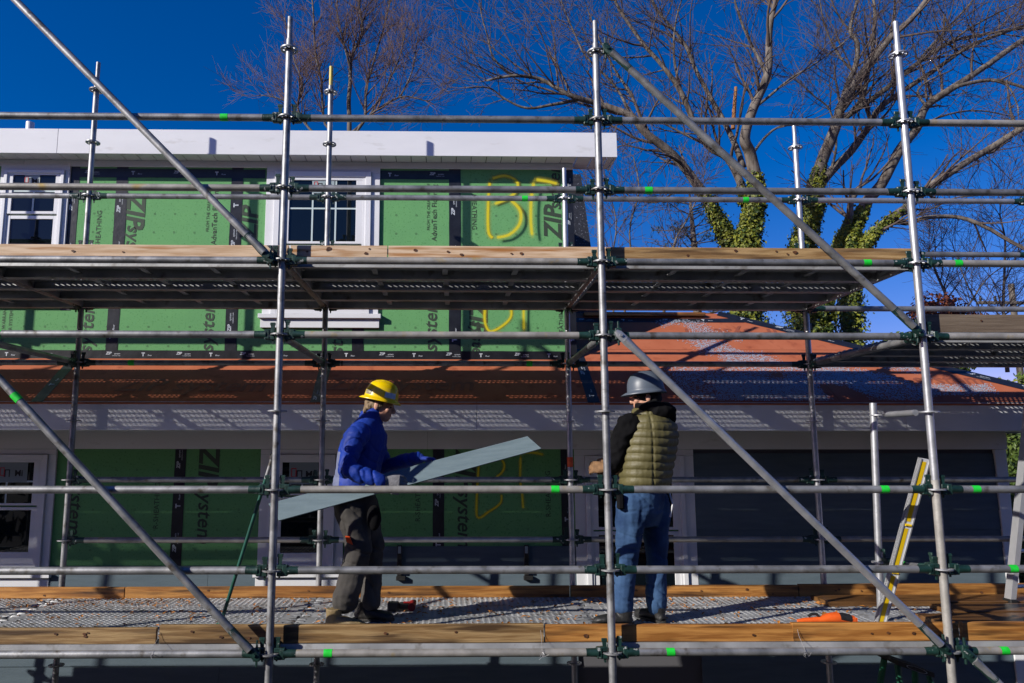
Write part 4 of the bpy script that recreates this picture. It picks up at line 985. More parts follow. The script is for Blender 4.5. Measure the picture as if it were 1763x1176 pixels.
# utility pole far right
c = at(1690, 522, 24); up_ = thing('utility_pole', 'dark utility pole with a crossarm at the far right', 'pole', (c.x,24,gz(c.x,24)))
MB().path([(c.x+1.3,24,gz(c.x,24)-.1),(c.x+1.3,24,c.z+.8)],[.14,.11],10).build('pole', 'bark', up_, True, origin=up_.location)
MB().bbox(c.x-.2,c.x+2.8,23.86,23.97,c.z-.06,c.z+.06,.01).build('crossarm', 'bark', up_, origin=up_.location)
for q in (-.1,.5,2.1,2.7): MB().lathe([(.0,.06),(.03,.06),(.05,.12),(.05,.2),(.03,.28),(0,.29)],10,(c.x+q,23.91,c.z)).build('insulator', 'tool_black', up_, True, origin=up_.location)
rn = random.Random(77)
ORD = ['first','second','third','fourth','fifth','sixth','seventh','eighth','ninth','tenth','eleventh','twelfth','thirteenth']
for i in range(13):  # tree row added behind the camera for its shade, itself out of view
    x = -19+i*3.3+rn.uniform(-.5,.5); y = -11.5+rn.uniform(-1,1); g0 = gz(x,y); h = rn.uniform(8.6,9.5)
    o = thing('added_evergreen', f'tall dark evergreen added unseen behind the photographer, {ORD[i]} tree from the left end of its row', 'tree', (x,y,g0), 'evergreens added across the yard for shade')
    cr = MB()
    for _ in range(1500):
        t = rn.random()**.8; rr = (2.4*(1-t*.62))*(rn.uniform(.2,1)**.5); an = rn.uniform(0,6.28); P = Vector((x+math.cos(an)*rr, y+math.sin(an)*rr*.8, g0+.4+t*(h-.4)))
        nn = Vector((math.cos(an)+rn.gauss(0,.5),math.sin(an)+rn.gauss(0,.5),rn.gauss(.1,.5))).normalized(); u = nn.orthogonal().normalized(); u.rotate(Quaternion(nn,rn.uniform(0,6.28))); v = nn.cross(u); l = rn.uniform(.2,.42)
        cr.add([P-u*l, P-v*l*.45, P+u*l, P+v*l*.45],[(0,1,2,3)])
    tag(cr.build('crown','pine_needles',o,origin=o.location),kind='stuff')
    MB().path([(x,y,g0-.1),(x,y,g0+h*.8)],[.2,.06],8).build('trunk','bark',o,'all',origin=o.location)

# =================================================================== PEOPLE
def remesh(mb, name, mats, voxel, parent, origin, smooth_it=4, disp=None, region=None):
    """fuse the overlapping lofts into one continuous skin"""
    me = mb.mesh('tmp', []); ob = bpy.data.objects.new('tmp', me); COL.objects.link(ob)
    md = ob.modifiers.new('r', 'REMESH'); md.mode = 'VOXEL'; md.voxel_size = voxel; md.use_smooth_shade = True
    sm = ob.modifiers.new('s', 'SMOOTH'); sm.factor = .6; sm.iterations = smooth_it
    dg = bpy.context.evaluated_depsgraph_get(); me2 = bpy.data.meshes.new_from_object(ob.evaluated_get(dg)); me2.name = name
    bpy.data.objects.remove(ob); bpy.data.meshes.remove(me)
    me2.materials.clear()
    for m_ in mats: me2.materials.append(M[m_])
    if disp:
        no = [v.normal.copy() for v in me2.vertices]
        for v, nn in zip(me2.vertices, no): v.co = v.co + nn*disp(v.co, nn)
    if region:
        for p in me2.polygons: p.material_index = region(p.center)
    o_ = Vector(origin)
    for v in me2.vertices: v.co -= o_
    me2.shade_smooth(); me2.update()
    return link(name, me2, parent, origin)
def folds(amp, sc=(7,7,5), seed=0, ridge=True):
    sv = Vector((seed*3.7, seed*1.3, seed*2.9))
    def f(p, n_):
        q = Vector((p.x*sc[0], p.y*sc[1], p.z*sc[2]))+sv; q2 = q + Vector((noise.noise(q*.6), noise.noise(q*.6+Vector((5,5,5))), 0))*1.2
        a = noise.noise(q2)
        return amp*((1-2*abs(a))-.35) + amp*.35*noise.noise(q*3)
    return f
def face(mb, c, f, l, s=1.):
    """head about c facing f, left side l: skull, jaw, brow, nose, lips, ears"""
    c, f, l = Vector(c), Vector(f).normalized(), Vector(l).normalized(); u = f.cross(l)
    if u.z < 0: u = -u
    mt = Matrix((f, l, u)).transposed()
    P = lambda a, b, h: c + f*(a*s) + l*(b*s) + u*(h*s)
    mb.ball(P(-.012,0,.03), (.098*s,.076*s,.098*s), mat=mt); mb.ball(P(.022,0,-.035), (.072*s,.060*s,.078*s), mat=mt); mb.ball(P(.052,0,-.082), (.036*s,.036*s,.030*s), mat=mt)
    mb.ball(P(.072,0,.012), (.026*s,.055*s,.016*s), mat=mt)
    mb.path([P(.084,0,.012), P(.100,0,-.012), P(.110,0,-.028)], [.009*s,.012*s,.015*s], 8); mb.ball(P(.104,0,-.028), .0155*s)
    mb.ball(P(.080,0,-.058), (.016*s,.026*s,.010*s), mat=mt); mb.ball(P(.078,0,-.071), (.015*s,.023*s,.009*s), mat=mt)
    for q in (-1,1):
        mb.ball(P(-.012,.076*q,-.008), (.020*s,.010*s,.033*s), mat=mt); mb.ball(P(.068,.036*q,-.022), (.022*s,.024*s,.022*s), mat=mt)
    return P, mt
def hand(mb, wrist, d, nrm, curl=1.0, s=1., thumb=1):
    """palm from the wrist along d, back of hand towards nrm; five fingers of unequal length that bend away from nrm"""
    wrist = Vector(wrist); d = Vector(d).normalized(); nrm = Vector(nrm); nrm = (nrm-d*nrm.dot(d)).normalized(); sd = d.cross(nrm)
    mb.loft([(wrist-d*.03*s, sd*.028*s, nrm*.020*s),(wrist, sd*.030*s, nrm*.019*s),(wrist+d*.05*s, sd*.043*s, nrm*.017*s),(wrist+d*.095*s, sd*.044*s, nrm*.015*s)],14)
    for k, (off, ln) in enumerate(((-.033,.062),(-.011,.076),(.011,.083),(.033,.076))):
        p = wrist+d*.088*s+sd*(off*s); pts = [p]; a = .25*curl
        for j in range(3):
            a += .55*curl; p = p + (d*math.cos(a)-nrm*math.sin(a))*(ln*s*(.42,.33,.25)[j]); pts.append(p)
        mb.limb(pts, [.0105*s,.0100*s,.0092*s,.0080*s], 8)
    p = wrist+d*.025*s+sd*(thumb*.034*s)-nrm*.006*s
    mb.limb([p, p+(d*.5+sd*thumb*.75-nrm*.35*curl).normalized()*.04*s, p+(d*.75+sd*thumb*.45-nrm*.6*curl).normalized()*.072*s], [.013*s,.0115*s,.009*s], 8)
def hat(parent, c, f, l, matn, tilt, brim_f, brim_b, brim_s, origin, s=1.):
    f, l = Vector(f).normalized(), Vector(l).normalized(); u = f.cross(l); u = u if u.z > 0 else -u
    f2 = (f*math.cos(tilt)-u*math.sin(tilt)); u2 = (u*math.cos(tilt)+f*math.sin(tilt)); c = Vector(c)
    mb = MB(); n_ = 36; prof = [(0,.142),(.03,.139),(.06,.130),(.088,.112),(.106,.086),(.117,.05),(.121,.012),(.122,-.004)]; vs = []; fs = []
    for i, (r, z) in enumerate(prof):
        for k in range(n_):
            an = 2*math.pi*k/n_; ridge = .004*max(0, math.cos(an*2))**6 if 0 < i < 6 else 0
            rid = .007 if (abs(math.sin(an))*r < .014 and i < 6) else 0
            vs.append(c + (f2*(math.cos(an)*r*1.12) + l*(math.sin(an)*r*.96) + u2*(z+rid))*s)
    for e, dz in ((.35,-.008),(1.,-.026)):
        for k in range(n_):
            an = 2*math.pi*k/n_; ca = math.cos(an); b = brim_s+(brim_f-brim_s)*max(0,ca)**1.5+(brim_b-brim_s)*max(0,-ca)**1.5
            vs.append(c + (f2*(ca*(.122*1.12+b*e)) + l*(math.sin(an)*(.122*.96+b*e)) + u2*(dz))*s)
    m_ = len(prof)+2
    for i in range(m_-1):
        for k in range(n_): k2 = (k+1) % n_; fs.append((i*n_+k, i*n_+k2, (i+1)*n_+k2, (i+1)*n_+k))
    mb.add(vs, fs); o = mb.build('hard_hat', matn, parent, 'all', origin=origin)
    so_ = o.modifiers.new('thick', 'SOLIDIFY'); so_.thickness = .004; so_.offset = 0
    me = bpy.data.meshes.new_from_object(o.evaluated_get(bpy.context.evaluated_depsgraph_get())); o.modifiers.clear(); o.data = me
    return o, c, f2, l, u2
def boot(name, parent, heel, toe, matn, sole, h, origin, w=.052):
    heel, toe = Vector(heel), Vector(toe); d = (toe-heel).normalized(); sd = Vector((-d.y,d.x,0)); L_ = (toe-heel).length; up = Vector((0,0,1)); mb = MB()
    P = lambda t, z: heel + d*(L_*t) + up*z
    mb.loft([(P(.06,.022),sd*w*.55,up*.022),(P(.12,.035),sd*w*.72,up*.035),(P(.30,.045),sd*w*.74,up*.045),(P(.5,.042),sd*w*.82,up*.040),(P(.72,.034),sd*w,up*.033),(P(.88,.030),sd*w*.85,up*.028),(P(.98,.024),sd*w*.45,up*.018)],16)
    mb.loft([(P(.20,.03),sd*.040,d*.055),(P(.22,h*.6),sd*.042,d*.052),(P(.22,h),sd*.048,d*.056)],16)
    o = remesh(mb, name, [matn], .006, parent, origin, 2, folds(.002,(20,20,20),3))
    s_ = MB(); n_ = 18
    ring_ = []
    for k in range(n_):
        an = 2*math.pi*k/n_; t = .5+.5*math.cos(an); ww = w*(1.02 if t > .5 else .82)
        ring_.append(heel+d*(L_*(t*1.03-.01))+sd*(math.sin(an)*ww))
    s_.add([p+up*.0005 for p in ring_]+[p+up*.016 for p in ring_], [tuple(range(n_))[::-1], tuple(range(n_,2*n_))]+[(k,(k+1)%n_,(k+1)%n_+n_,k+n_) for k in range(n_)])
    so2 = s_.build('sole', sole, None, True, origin=origin); so2.parent = o
    so2.location = (0,0,0); return o
DK = DT+.0055     # standing level: tops of the dimples
# ---------------- worker in the blue jacket, facing right
Yc = .62; o1 = at(612,1070,Yc); O1 = Vector((o1.x, Yc, DK))
p1 = thing('person', 'worker in blue jacket, grey work trousers and yellow hard hat carrying a slate board', 'person', O1)
F, L = Vector((1,-.12,0)).normalized(), Vector((.12,1,0)).normalized(); U = Vector((0,0,1))
A = lambda px, py, dy=0.: at(px, py, Yc+dy)
hd_c = A(655,698,-.02)
hf = Vector((.97,-.05,-.20)).normalized()
body = MB(); Pf, mtf = face(body, hd_c, hf, L)
neck = [A(640,727), A(647,712), A(651,700)]
body.limb(neck, [.072,.064,.060])
body.loft([(A(612,866),F*.11,L*.15),(A(616,815),F*.10,L*.14),(A(624,765),F*.12,L*.16),(A(630,738),F*.09,L*.17),(A(638,724),F*.05,L*.07)])
na = [A(614,750,-.21), A(598,808,-.33), A(655,829,-.35)]; fa = [A(640,748,.20), A(664,803,.20), A(718,789,.02)]
for a in (na, fa): body.limb(a, [.05,.042,.033])
nl = [A(604,866,-.09), A(618,948,-.11), A(594,1032,-.13)]; fl = [A(624,866,.09), A(643,945,.08), A(638,1034,.08)]
for a in (nl, fl): body.limb(a, [.085,.06,.045])
for (w_, dr, nr, th) in ((na[2]+Vector((.0,0,0)), Vector((.9,-.05,.0)), Vector((0,-1,.35)), 1), (fa[2], Vector((.93,-.25,-.08)), Vector((-.1,.15,1)), -1)):
    hand(body, w_+dr.normalized()*.03, dr, nr, .75, .98, th)
remesh(body, 'body', ['skin'], .0055, p1, O1, 2)
# eyes
for q in (-1,1): MB().ball(Pf(.079,.031*q,.000), .0105).build('eye', 'ink_black', p1, 'all', origin=O1)
# hair below the hat
hb = MB(); hb.ball(Pf(-.035,0,.005), (.083,.081,.075), mat=mtf); hb.ball(Pf(-.075,0,-.04), (.040,.062,.045), mat=mtf)
for q in (-1,1): hb.ball(Pf(.012,.068*q,.012), (.022,.013,.034), mat=mtf)
rn = random.Random(4)
for _ in range(26):
    q = rn.uniform(-1,1); hb.ball(Pf(-.05-rn.uniform(0,.055),.07*q,-.055+rn.uniform(-.025,.05)), (.018,.014,.026), 8, 6, mtf)
remesh(hb, 'hair', ['hair'], .006, p1, O1, 1, folds(.005,(60,60,30),2))
# jacket
jb = MB()
jb.loft([(A(611,850),F*.145,L*.165),(A(613,835),F*.165,L*.180),(A(616,810),F*.162,L*.175),(A(624,775),F*.172,L*.180),(A(629,748),F*.155,L*.190),(A(633,731),F*.110,L*.155),(A(639,719),F*.085,L*.100),(A(643,708),F*.088,L*.092)],26)
jb.ball(na[0]+Vector((.01,.03,.01)), .085); jb.ball(fa[0]+Vector((0,-.03,0)), .080)
jb.limb([na[0], na[0].lerp(na[1],.5)+Vector((-.012,0,0)), na[1], na[1].lerp(na[2],.5), na[2]], [.078,.072,.070,.062,.050]); jb.limb([fa[0], fa[1], fa[1].lerp(fa[2],.5), fa[2]], [.078,.068,.060,.048])
fj1 = folds(.007,(5,5,5),1); fj2 = folds(.0022,(16,16,22),5)
crs = lambda a: (1-abs(math.sin(a)))**3
axis = (na[2]-na[1]).normalized()
def jdisp(p, n_):
    v = fj1(p,n_)+fj2(p,n_)
    t = (p-na[1]).dot(axis); dist = ((p-na[1])-axis*t).length
    ax2 = (na[1]-na[0]); l2_ = ax2.length; ax2 = ax2/l2_; t2 = (p-na[0]).dot(ax2); d2 = ((p-na[0])-ax2*t2).length
    if .05 < t2 < l2_ and d2 < .10: v -= .010*crs(t2*24+noise.noise(p*6)*2.5+p.x*16)
    if -.06 < t < .30 and dist < .11: v -= .011*crs(t*34+noise.noise(p*7)*2.2+(p.z-na[1].z)*12)
    v -= .006*crs(p.z*17+p.x*9+noise.noise(p*4)*3)
    return v
remesh(jb, 'jacket', ['jacket_blue','jacket_grey'], .006, p1, O1, 2, jdisp, lambda c: 1 if (c.x < A(590,800).x-.005 and c.z < A(590,778).z and c.y > na[1].y+.09) else 0)
cb = MB(); cc = A(645,713)
for i, rr in enumerate((0,)): cb.loft([(A(638,722),F*.094,L*.104),(A(645,704),F*.083+U*.02,L*.088),(A(646,703),F*.072+U*.02,L*.077),(A(640,722),F*.074,L*.08)],24,False)
cb.build('collar', 'jacket_blue', p1, 'all', origin=O1)
# trousers
tb = MB(); tb.loft([(A(612,838),F*.135,L*.180),(A(611,860),F*.150,L*.185),(A(612,885),F*.145,L*.180),(A(614,905),F*.11,L*.15)],24)
for a, rr in ((nl,(.115,.108,.092,.084,.088,.092)), (fl,(.112,.100,.080,.070,.070,.074))):
    tb.limb([a[0], a[0].lerp(a[1],.5), a[1], a[1].lerp(a[2],.45), a[1].lerp(a[2],.8), a[2]], rr)
ft1 = folds(.013,(6,6,5),8); ft2 = folds(.004,(10,10,18),9)
remesh(tb, 'trousers', ['work_trousers'], .007, p1, O1, 2, lambda p, n_: ft1(p,n_)*.8+ft2(p,n_)*.5-.010*crs(p.z*17+p.x*11+noise.noise(p*4)*3))
for (px, py, dy, rx, rz_) in ((645,880,-.12,.05,.10),):
    k = A(px,py,dy); MB().ball((k.x,k.y-.045,k.z-.04),(.05,.035,.09)).build('tool_pouch', 'trouser_patch', p1, True, origin=O1)
k = A(602,930,-.215); MB().hexa([(k.x-.02,k.y-.012,k.z-.012),(k.x+.022,k.y-.012,k.z-.03),(k.x+.022,k.y+.01,k.z-.03),(k.x-.02,k.y+.01,k.z-.012),(k.x-.03,k.y-.012,k.z+.03),(k.x+.0,k.y-.012,k.z+.025),(k.x+.0,k.y+.01,k.z+.025),(k.x-.03,k.y+.01,k.z+.03)]).build('marker', 'safety_orange', p1, True, origin=O1)
hz = O1.z
h1 = atz(563,1074,hz); boot('boot', p1, (h1.x, .46, hz), (h1.x+.295, .40, hz), 'boot_tan', 'boot_dark', .13, O1, .055)
h2 = atz(612,1068,hz); boot('boot', p1, (h2.x-.02, .70, hz), (h2.x+.275, .66, hz), 'boot_dark', 'boot_dark', .13, O1, .053)
# gloves drawn over the hands
for (w_, dr, nr, th, gm) in ((na[2], Vector((.9,-.05,.0)), Vector((0,-1,.35)), 1, 'glove_grey'), (fa[2], Vector((.93,-.25,-.08)), Vector((-.1,.15,1)), -1, 'glove_blue')):
    gb = MB(); hand(gb, w_+dr.normalized()*.03, dr, nr, .75, 1.09, th); gb.limb([w_-dr.normalized()*.03, w_+dr.normalized()*.02], [.043,.040]); remesh(gb, 'glove', [gm], .0045, p1, O1, 1)
hh, c, f2, l2, u2 = hat(p1, Pf(-.006,0,.052), Vector((.97,-.05,-.05)), L, 'hard_hat_yellow', .16, .034, .040, .030, O1, .90)
def decal(parent, c, f2, l2, u2, az, h0, h1, wdt, matn, rr=.1225, kx=1.12, ky=.96, s=.90):
    mb = MB(); n_ = 8; vs = []; fs = []
    rad = lambda h: .122*(1-max(0,(h-.02)/.14)**2*.6)*1.018
    for i in range(n_+1):
        an = az+wdt*(i/n_-.5)
        for h in (h0, (h0+h1)/2, h1): vs.append(c+(f2*(math.cos(an)*rad(h)*kx)+l2*(math.sin(an)*rad(h)*ky)+u2*h)*s)
    for i in range(n_):
        for j in (0,1): fs.append((i*3+j,(i+1)*3+j,(i+1)*3+j+1,i*3+j+1))
    mb.add(vs, fs); o = mb.build('hat_sticker', matn, None, True, origin=O1); o.parent = parent; o.location = (0,0,0); return o
decal(hh, c, f2, l2, u2, -.85, .012, .055, .75, 'hat_sticker'); decal(hh, c, f2, l2, u2, -2.35, .012, .05, .6, 'hat_label_dark')
# board he carries
b0t, b0b, b1t, b1b = at(462,867,.44), at(480,896,.34), at(908,751,.62), at(932,772,.52)
nb = (b1t-b0t).cross(b0b-b0t).normalized()*.0085
tag(MB().hexa([b0b,b1b,b1b+nb,b0b+nb,b0t,b1t,b1t+nb,b0t+nb]).build('siding_plank', 'siding_board', origin=(b0b+b1b)/2), 'long blue grey siding plank held slanting by the worker in blue', 'board')
# ---------------- worker in the olive vest, back turned, facing left
Yd = .60; g2 = at(1105,1068,Yd); O2 = Vector((g2.x, Yd, DK)); 
p2 = thing('person', 'worker in olive quilted vest, black hoodie, jeans and grey hard hat seen from behind', 'person', O2)
F = Vector((-.78,.62,0)).normalized(); L = Vector((-.62,-.78,0)).normalized()
A = lambda px, py, dy=0.: at(px, py, Yd+dy)
hc = A(1112,684); hf = Vector((-.96,.22,-.06)).normalized(); hl = Vector((-.22,-.96,0)).normalized()
body = MB(); Pf, mtf = face(body, hc, hf, hl, 1.0)
body.limb([A(1118,712), A(1115,698), hc], [.075,.068,.06])
body.loft([(A(1108,860),F*.12,L*.16),(A(1112,815),F*.11,L*.15),(A(1117,760),F*.12,L*.17),(A(1117,728),F*.09,L*.18),(A(1117,712),F*.05,L*.07)])
la = [A(1082,732,-.10), A(1058,792,-.06), A(1052,806,.17)]; ra = [A(1145,738,.17), A(1140,800,.27), A(1070,806,.30)]
for a in (la, ra): body.limb(a, [.05,.042,.033])
ll = [A(1088,868,-.07), A(1080,950,-.07), A(1071,1045,-.07)]; rl = [A(1128,868,.08), A(1130,950,.06), A(1130,1042,.02)]
for a in (ll, rl): body.limb(a, [.085,.06,.045])
hands2 = [(la[2], Vector((-.75,.35,.05)), Vector((.1,-.9,.3)), 1), (ra[2], Vector((-.9,-.1,.05)), Vector((0,.4,.9)), -1)]
for (w_, dr, nr, th) in hands2: hand(body, w_+dr.normalized()*.03, dr, nr, .8, .98, th)
remesh(body, 'body', ['skin'], .0055, p2, O2, 2)
mb = MB()
for q in (-1,1): mb.ball(Pf(.074,.030*q,.0), (.012,.026,.016), mat=mtf)
mb.path([Pf(.082,-.05,.004), Pf(.092,0,.005), Pf(.082,.05,.004)], [.005]*3, 6)
for q in (-1,1): mb.path([Pf(.08,.055*q,.004), Pf(.0,.080*q,.004)], [.004,.004], 6)
mb.build('sunglasses', 'tool_black', p2, 'all', origin=O2)
kb = MB(); kb.ball(Pf(-.012,0,.035), (.106,.085,.104), mat=mtf); kb.ball(Pf(-.055,0,-.01), (.062,.078,.055), mat=mtf)
remesh(kb, 'knit_cap', ['black_knit'], .007, p2, O2, 2, None)
# hoodie: sleeves, neck and hood
hb = MB(); hb.loft([(A(1114,728),F*.13,L*.20),(A(1116,715),F*.10,L*.15),(A(1116,703),F*.092,L*.100),(A(1114,694),F*.088,L*.090)],24)
hb.ball(A(1138,707,-.10), (.105,.085,.062)); hb.ball(A(1120,700,-.10), (.085,.07,.045)); hb.ball(A(1152,716,-.06), (.055,.07,.055))
hb.ball(la[0], .088); hb.limb([la[0], la[0].lerp(la[1],.5), la[1], la[2]], [.086,.080,.072,.052]); hb.ball(ra[0], .075); hb.limb([ra[0], ra[1], ra[2]], [.075,.066,.052])
fh = folds(.010,(10,10,9),14)
remesh(hb, 'hoodie', ['hoodie_black'], .0075, p2, O2, 3, fh)
vb = MB(); vb.loft([(A(1110,841),F*.170,L*.215),(A(1111,820),F*.180,L*.222),(A(1115,785),F*.192,L*.232),(A(1120,752),F*.195,L*.238),(A(1121,728),F*.172,L*.220),(A(1119,712),F*.125,L*.160),(A(1116,704),F*.104,L*.115)],30)
z0v = A(1110,836).z; CH = .056
def vdisp(p, n_):
    t = (p.z-z0v)/CH + .35*noise.noise(Vector((p.x*2.2,p.y*2.2,p.z*.8)))
    seam = abs(math.sin(math.pi*t))
    # vertical panel seam on the side of the back
    sx = (Vector((p.x,p.y,0))-Vector((A(1110,780).x,Yd,0))).dot(Vector((1,0,0))); vs_ = min(1, abs(sx)/.012) if p.y < Yd else 1
    puff = .014*seam**.45*(.35+.65*vs_)
    return puff-.008 + .0035*noise.noise(Vector((p.x*22,p.y*22,p.z*12))) + .006*noise.noise(p*6)
remesh(vb, 'quilted_vest', ['vest_olive'], .006, p2, O2, 2, vdisp)
jb = MB(); jb.loft([(A(1108,830),F*.140,L*.178),(A(1106,852),F*.148,L*.182),(A(1106,882),F*.146,L*.180),(A(1107,905),F*.10,L*.15)],24)
for a, rr in ((ll,(.112,.100,.080,.072,.074,.074)), (rl,(.112,.100,.080,.072,.074,.072))):
    jb.limb([a[0], a[0].lerp(a[1],.5), a[1], a[1].lerp(a[2],.45), a[1].lerp(a[2],.8), a[2]], rr)
fd1 = folds(.009,(6,6,5),18); fd2 = folds(.004,(8,8,22),19)
remesh(jb, 'jeans', ['denim'], .0065, p2, O2, 2, lambda p, n_: fd1(p,n_)*.8+fd2(p,n_)*.6-(.008 if p.z < .5 or p.z > .85 else .005)*crs(p.z*22+p.x*12+noise.noise(p*5)*3))
hzz = O2.z
w1 = atz(1084,1072,hzz); boot('shoe', p2, (w1.x+.01, .50, hzz), (w1.x-.27, .54, hzz), 'shoe_black', 'rubber', .10, O2, .05)
w2 = atz(1140,1068,hzz); boot('shoe', p2, (w2.x-.005, .55, hzz), (w2.x-.15, .80, hzz), 'shoe_black', 'rubber', .10, O2, .05)
for (w_, dr, nr, th) in hands2:
    gb = MB(); hand(gb, w_+dr.normalized()*.03, dr, nr, .8, 1.12, th); gb.limb([w_-dr.normalized()*.04, w_+dr.normalized()*.02], [.046,.042]); remesh(gb, 'glove', ['glove_tan'], .0045, p2, O2, 1)
k = A(1070,862,-.16); MB().bbox(k.x-.03,k.x+.012,k.y-.03,k.y+.03,k.z-.06,k.z+.05,.010).build('tool_pouch', 'trouser_patch', p2, True, origin=O2)
MB().path([A(1152,846,-.05),A(1158,868,-.08),A(1154,890,-.06)],[.007,.006,.007],8).build('belt_strap', 'white_plastic', p2, True, origin=O2)
hat(p2, Pf(-.004,0,.048), hf, hl, 'hard_hat_grey', .02, .050, .016, .016, O2, .98)

# =================================================================== LOOSE THINGS ON THE DECK
# cordless drill lying behind the first worker
c = atz(690,1052,DT); o = thing('cordless_drill', 'red and black cordless drill lying on the deck beside the grey trousers', 'drill', (c.x,c.y,DK))
MB().bbox(c.x-.10,c.x-.015,c.y-.045,c.y+.035,DK,DK+.062,.008).build('battery', 'tool_black', o, True, origin=o.location)
MB().bbox(c.x-.018,c.x+.10,c.y-.022,c.y+.022,DK+.012,DK+.058,.010).build('handle', 'tool_black', o, True, origin=o.location)
MB().path([(c.x+.085,c.y-.07,DK+.034),(c.x+.085,c.y+.07,DK+.034)],[.028,.028],14).build('motor_housing', 'tool_red', o, True, origin=o.location)
MB().path([(c.x+.085,c.y+.07,DK+.034),(c.x+.092,c.y+.10,DK+.034),(c.x+.10,c.y+.15,DK+.034)],[.028,.024,.014],12).build('chuck', 'tool_black', o, True, origin=o.location)
MB().bbox(c.x+.02,c.x+.07,c.y-.024,c.y+.024,DK+.056,DK+.061,.002).build('grip_panel', 'tool_red', o, origin=o.location)
# orange reciprocating saw
a, b = atz(1382,1079,DT), atz(1476,1076,DT); o = thing('power_saw', 'orange reciprocating saw lying on the deck near the leaning level', 'saw', (a.x,a.y,DK)); y = a.y+.06; L_ = b.x-a.x
P = lambda t, z: Vector((a.x+L_*t, y, DK+z))
MB().loft([(P(-.02,.018),(0,.012,0),(0,0,.012)),(P(.10,.022),(0,.022,0),(0,0,.018)),(P(.38,.026),(0,.026,0),(0,0,.022)),(P(.50,.036),(0,.034,0),(0,0,.034)),(P(.66,.040),(0,.038,0),(0,0,.040)),(P(.80,.034),(0,.036,0),(0,0,.034)),(P(.97,.028),(0,.030,0),(0,0,.026))],18).build('housing', 'tool_orange', o, True, origin=o.location)
MB().loft([(P(.70,.046),(0,.040,0),(0,0,.030)),(P(.80,.040),(0,.0395,0),(0,0,.032)),(P(.90,.034),(0,.036,0),(0,0,.030))],18).build('motor_cover', 'tool_black', o, True, origin=o.location)
for k in range(4): MB().bbox(P(.90+.025*k,0).x, P(.912+.025*k,0).x, y-.034, y+.034, DK+.012, DK+.045, .001).build('vent_rib', 'tool_orange', o, origin=o.location)
MB().path([P(.18,.05),P(.24,.066),P(.32,.066),P(.36,.05)],[.010]*4,8).build('blade_lever', 'tool_black', o, True, origin=o.location)
MB().box(P(-.25,0).x,P(-.02,0).x,y-.001,y+.001,DK+.010,DK+.026).build('blade', 'galvanised_new', o, origin=o.location)
# box level leaning on the post
t0, t1 = at(1585,790,.10), atz(1511,1078,DT); t1 = Vector((at(1513,1082,.38).x, .38, DK)); t0 = at(1592,790,.085)
o = thing('spirit_level', 'long white and yellow box level leaning against the right front post', 'level', t1)
d = (t0-t1).normalized(); sd = Vector((1,0,0)); sd = (sd-d*sd.dot(d)).normalized(); nn = d.cross(sd); nn = nn if nn.y < 0 else -nn
def slab(p, q, w0, w1, n0, n1): return [p+sd*w0+nn*n0, p+sd*w1+nn*n0, p+sd*w1+nn*n1, p+sd*w0+nn*n1, q+sd*w0+nn*n0, q+sd*w1+nn*n0, q+sd*w1+nn*n1, q+sd*w0+nn*n1]
MB().hexa(slab(t1,t0,-.034,.034,-.014,.010)).build('web', 'white_plastic', o, origin=t1)
for q in (-1,1): MB().hexa(slab(t1,t0,min(q*.034,q*.026),max(q*.034,q*.026),-.018,.015)).build('flange', 'aluminium', o, origin=t1)
ln = (t0-t1).length
for (s0, s1) in ((.02,.32),(.36,.60),(.64,.985)): MB().hexa(slab(t1+d*ln*s0,t1+d*ln*s1,-.020,.010,.0102,.0112)).build('yellow_stripe', 'level_yellow', o, origin=t1)
for s0 in (.34,.62): MB().path([t1+d*ln*s0+nn*.012-sd*.02, t1+d*ln*s0+nn*.012+sd*.02],[.009,.009],10).build('vial', 'level_yellow', o, True, origin=t1)
# green pole with domed foot leaning on the left front post
f0 = atz(406,1068,DT); f0 = Vector((f0.x, .34, DK)); tp = at(470,782,-.05); tp = at(471,782,.045)
o = thing('green_pole', 'green pole with a domed foot leaning against the left front post', 'pole', f0); bs = f0+Vector((0,0,.05))
MB().lathe([(0,.075),(.016,.075),(.02,.062),(.05,.045),(.063,.02),(.066,0),(.058,0),(.045,.03),(0,.04)],20,tuple(f0)).build('domed_foot', 'green_pole', o, True, origin=f0)
MB().path([bs, bs.lerp(tp,.86)],[.0125,.0125],12).build('pole', 'green_pole', o, True, origin=f0)
MB().path([bs.lerp(tp,.861), bs.lerp(tp,.97)],[.013,.013],12).build('bare_end', 'galvanised', o, True, origin=f0)
MB().path([bs.lerp(tp,.971), tp],[.017,.015],12).build('end_cap', 'rubber', o, True, origin=f0)
# aluminium ladder at the right edge
lt, lb = at(1772,705,1.12), Vector((at(1738,1022,1.12).x, 1.12, DK+.04)); wv = Vector((.36,.10,0)); o = thing('ladder', 'aluminium ladder standing on the deck at the right edge', 'ladder', lb)
d = (lt-lb); lt = lb+d*1.35; d = (lt-lb).normalized()
for q in (0,1):
    p, r_ = lb+wv*q, lt+wv*q; s1 = Vector((.021,0,0)); s2 = Vector((0,.035,0))
    MB().hexa([p-s1-s2,p+s1-s2,p+s1+s2,p-s1+s2,r_-s1-s2,r_+s1-s2,r_+s1+s2,r_-s1+s2]).build('stile', 'aluminium', o, origin=lb)
    MB().bbox(p.x-.03,p.x+.03,p.y-.045,p.y+.045,DK,DK+.05,.006).build('foot', 'rubber', o, origin=lb)
k = .10
while k < (lt-lb).length: MB().path([lb+d*k, lb+wv+d*k],[.015,.015],10).build('rung', 'aluminium', o, True, origin=lb); k += .28
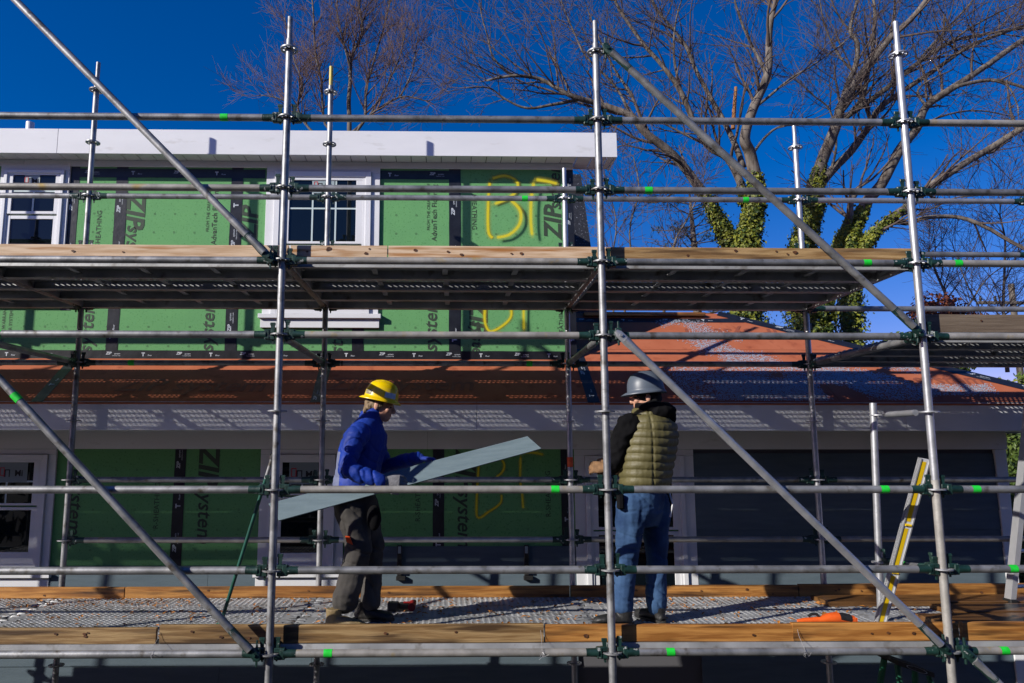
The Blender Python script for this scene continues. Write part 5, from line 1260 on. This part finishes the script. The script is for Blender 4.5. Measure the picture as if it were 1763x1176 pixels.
# green step ladder standing on the ground below the deck
c = at(1560,1140,.9); o = thing('step_ladder', 'dark green step ladder with black top cap under the right end of the lower deck', 'ladder', (c.x,.9,gz(c.x,.9)))
rt = Vector((.93,.25,-.33)).normalized()
MB().hexa([c+rt*x_+Vector((0,y_,z_)) for z_ in (-.035,.0) for x_, y_ in ((-.17,-.12),(.17,-.12),(.17,.14),(-.17,.14))]).build('top_cap', 'tool_black', o, True, origin=o.location)
for q in (-1,1):
    for e in (-1,1):
        p = c+rt*(q*.15)+Vector((0,.08*e,-.036)); g_ = Vector((c.x+q*.27, .9+e*.5, gz(c.x,.9)))
        MB().path([p, g_],[.022,.024],8).build('stile', 'fibreglass_green', o, True, origin=o.location)
for k in range(1,6):
    t = k/6; l_ = c+Vector((-.15,-.08,-.03)); r_ = c+Vector((.15,-.08,-.03)); g1 = Vector((c.x-.27,.4,gz(c.x,.9))); g2_ = Vector((c.x+.27,.4,gz(c.x,.9)))
    MB().path([l_.lerp(g1,t), r_.lerp(g2_,t)],[.022,.022],6).build('step', 'aluminium', o, True, origin=o.location)
t = MB(); n_ = 28
for k in range(n_):
    a0, a1 = 2*math.pi*k/n_, 2*math.pi*(k+1)/n_
    t.quad(*[c+rt*(math.cos(a)*r*1.0)+Vector((0,-.1235,-.0175+math.sin(a)*r*.16)) for a, r in ((a0,.10),(a1,.10),(a1,.088),(a0,.088))])
t.build('logo_ring', 'print_white', o, origin=o.location)
# wire ties round the toe boards
for px, lab in ((268,'twisted wire tie at the joint of the left lower toe boards'), (932,'twisted wire tie at the lower toe board joint left of the middle front post'), (1378,'twisted wire tie at the lower toe board joint left of the right front post')):
    p = at(px, 1108, .03); mb = MB(); rn = random.Random(px); y0 = FT-.03
    mb.path([(p.x,y0-.002,.12),(p.x+.004,y0-.012,.08),(p.x-.004,-.030,.02),(p.x,-.027,-.02)],[.0012]*4,6)
    for k in range(3): mb.path([(p.x,-.030,.01),(p.x+rn.uniform(-.02,.02),-.045,.0+rn.uniform(-.02,.02)),(p.x+rn.uniform(-.035,.035),-.05,rn.uniform(-.03,.03))],[.0010]*3,5)
    tag(mb.build('wire_tie', 'wire', origin=(p.x,-.03,.02)), lab, 'wire', 'wire ties on the toe boards')
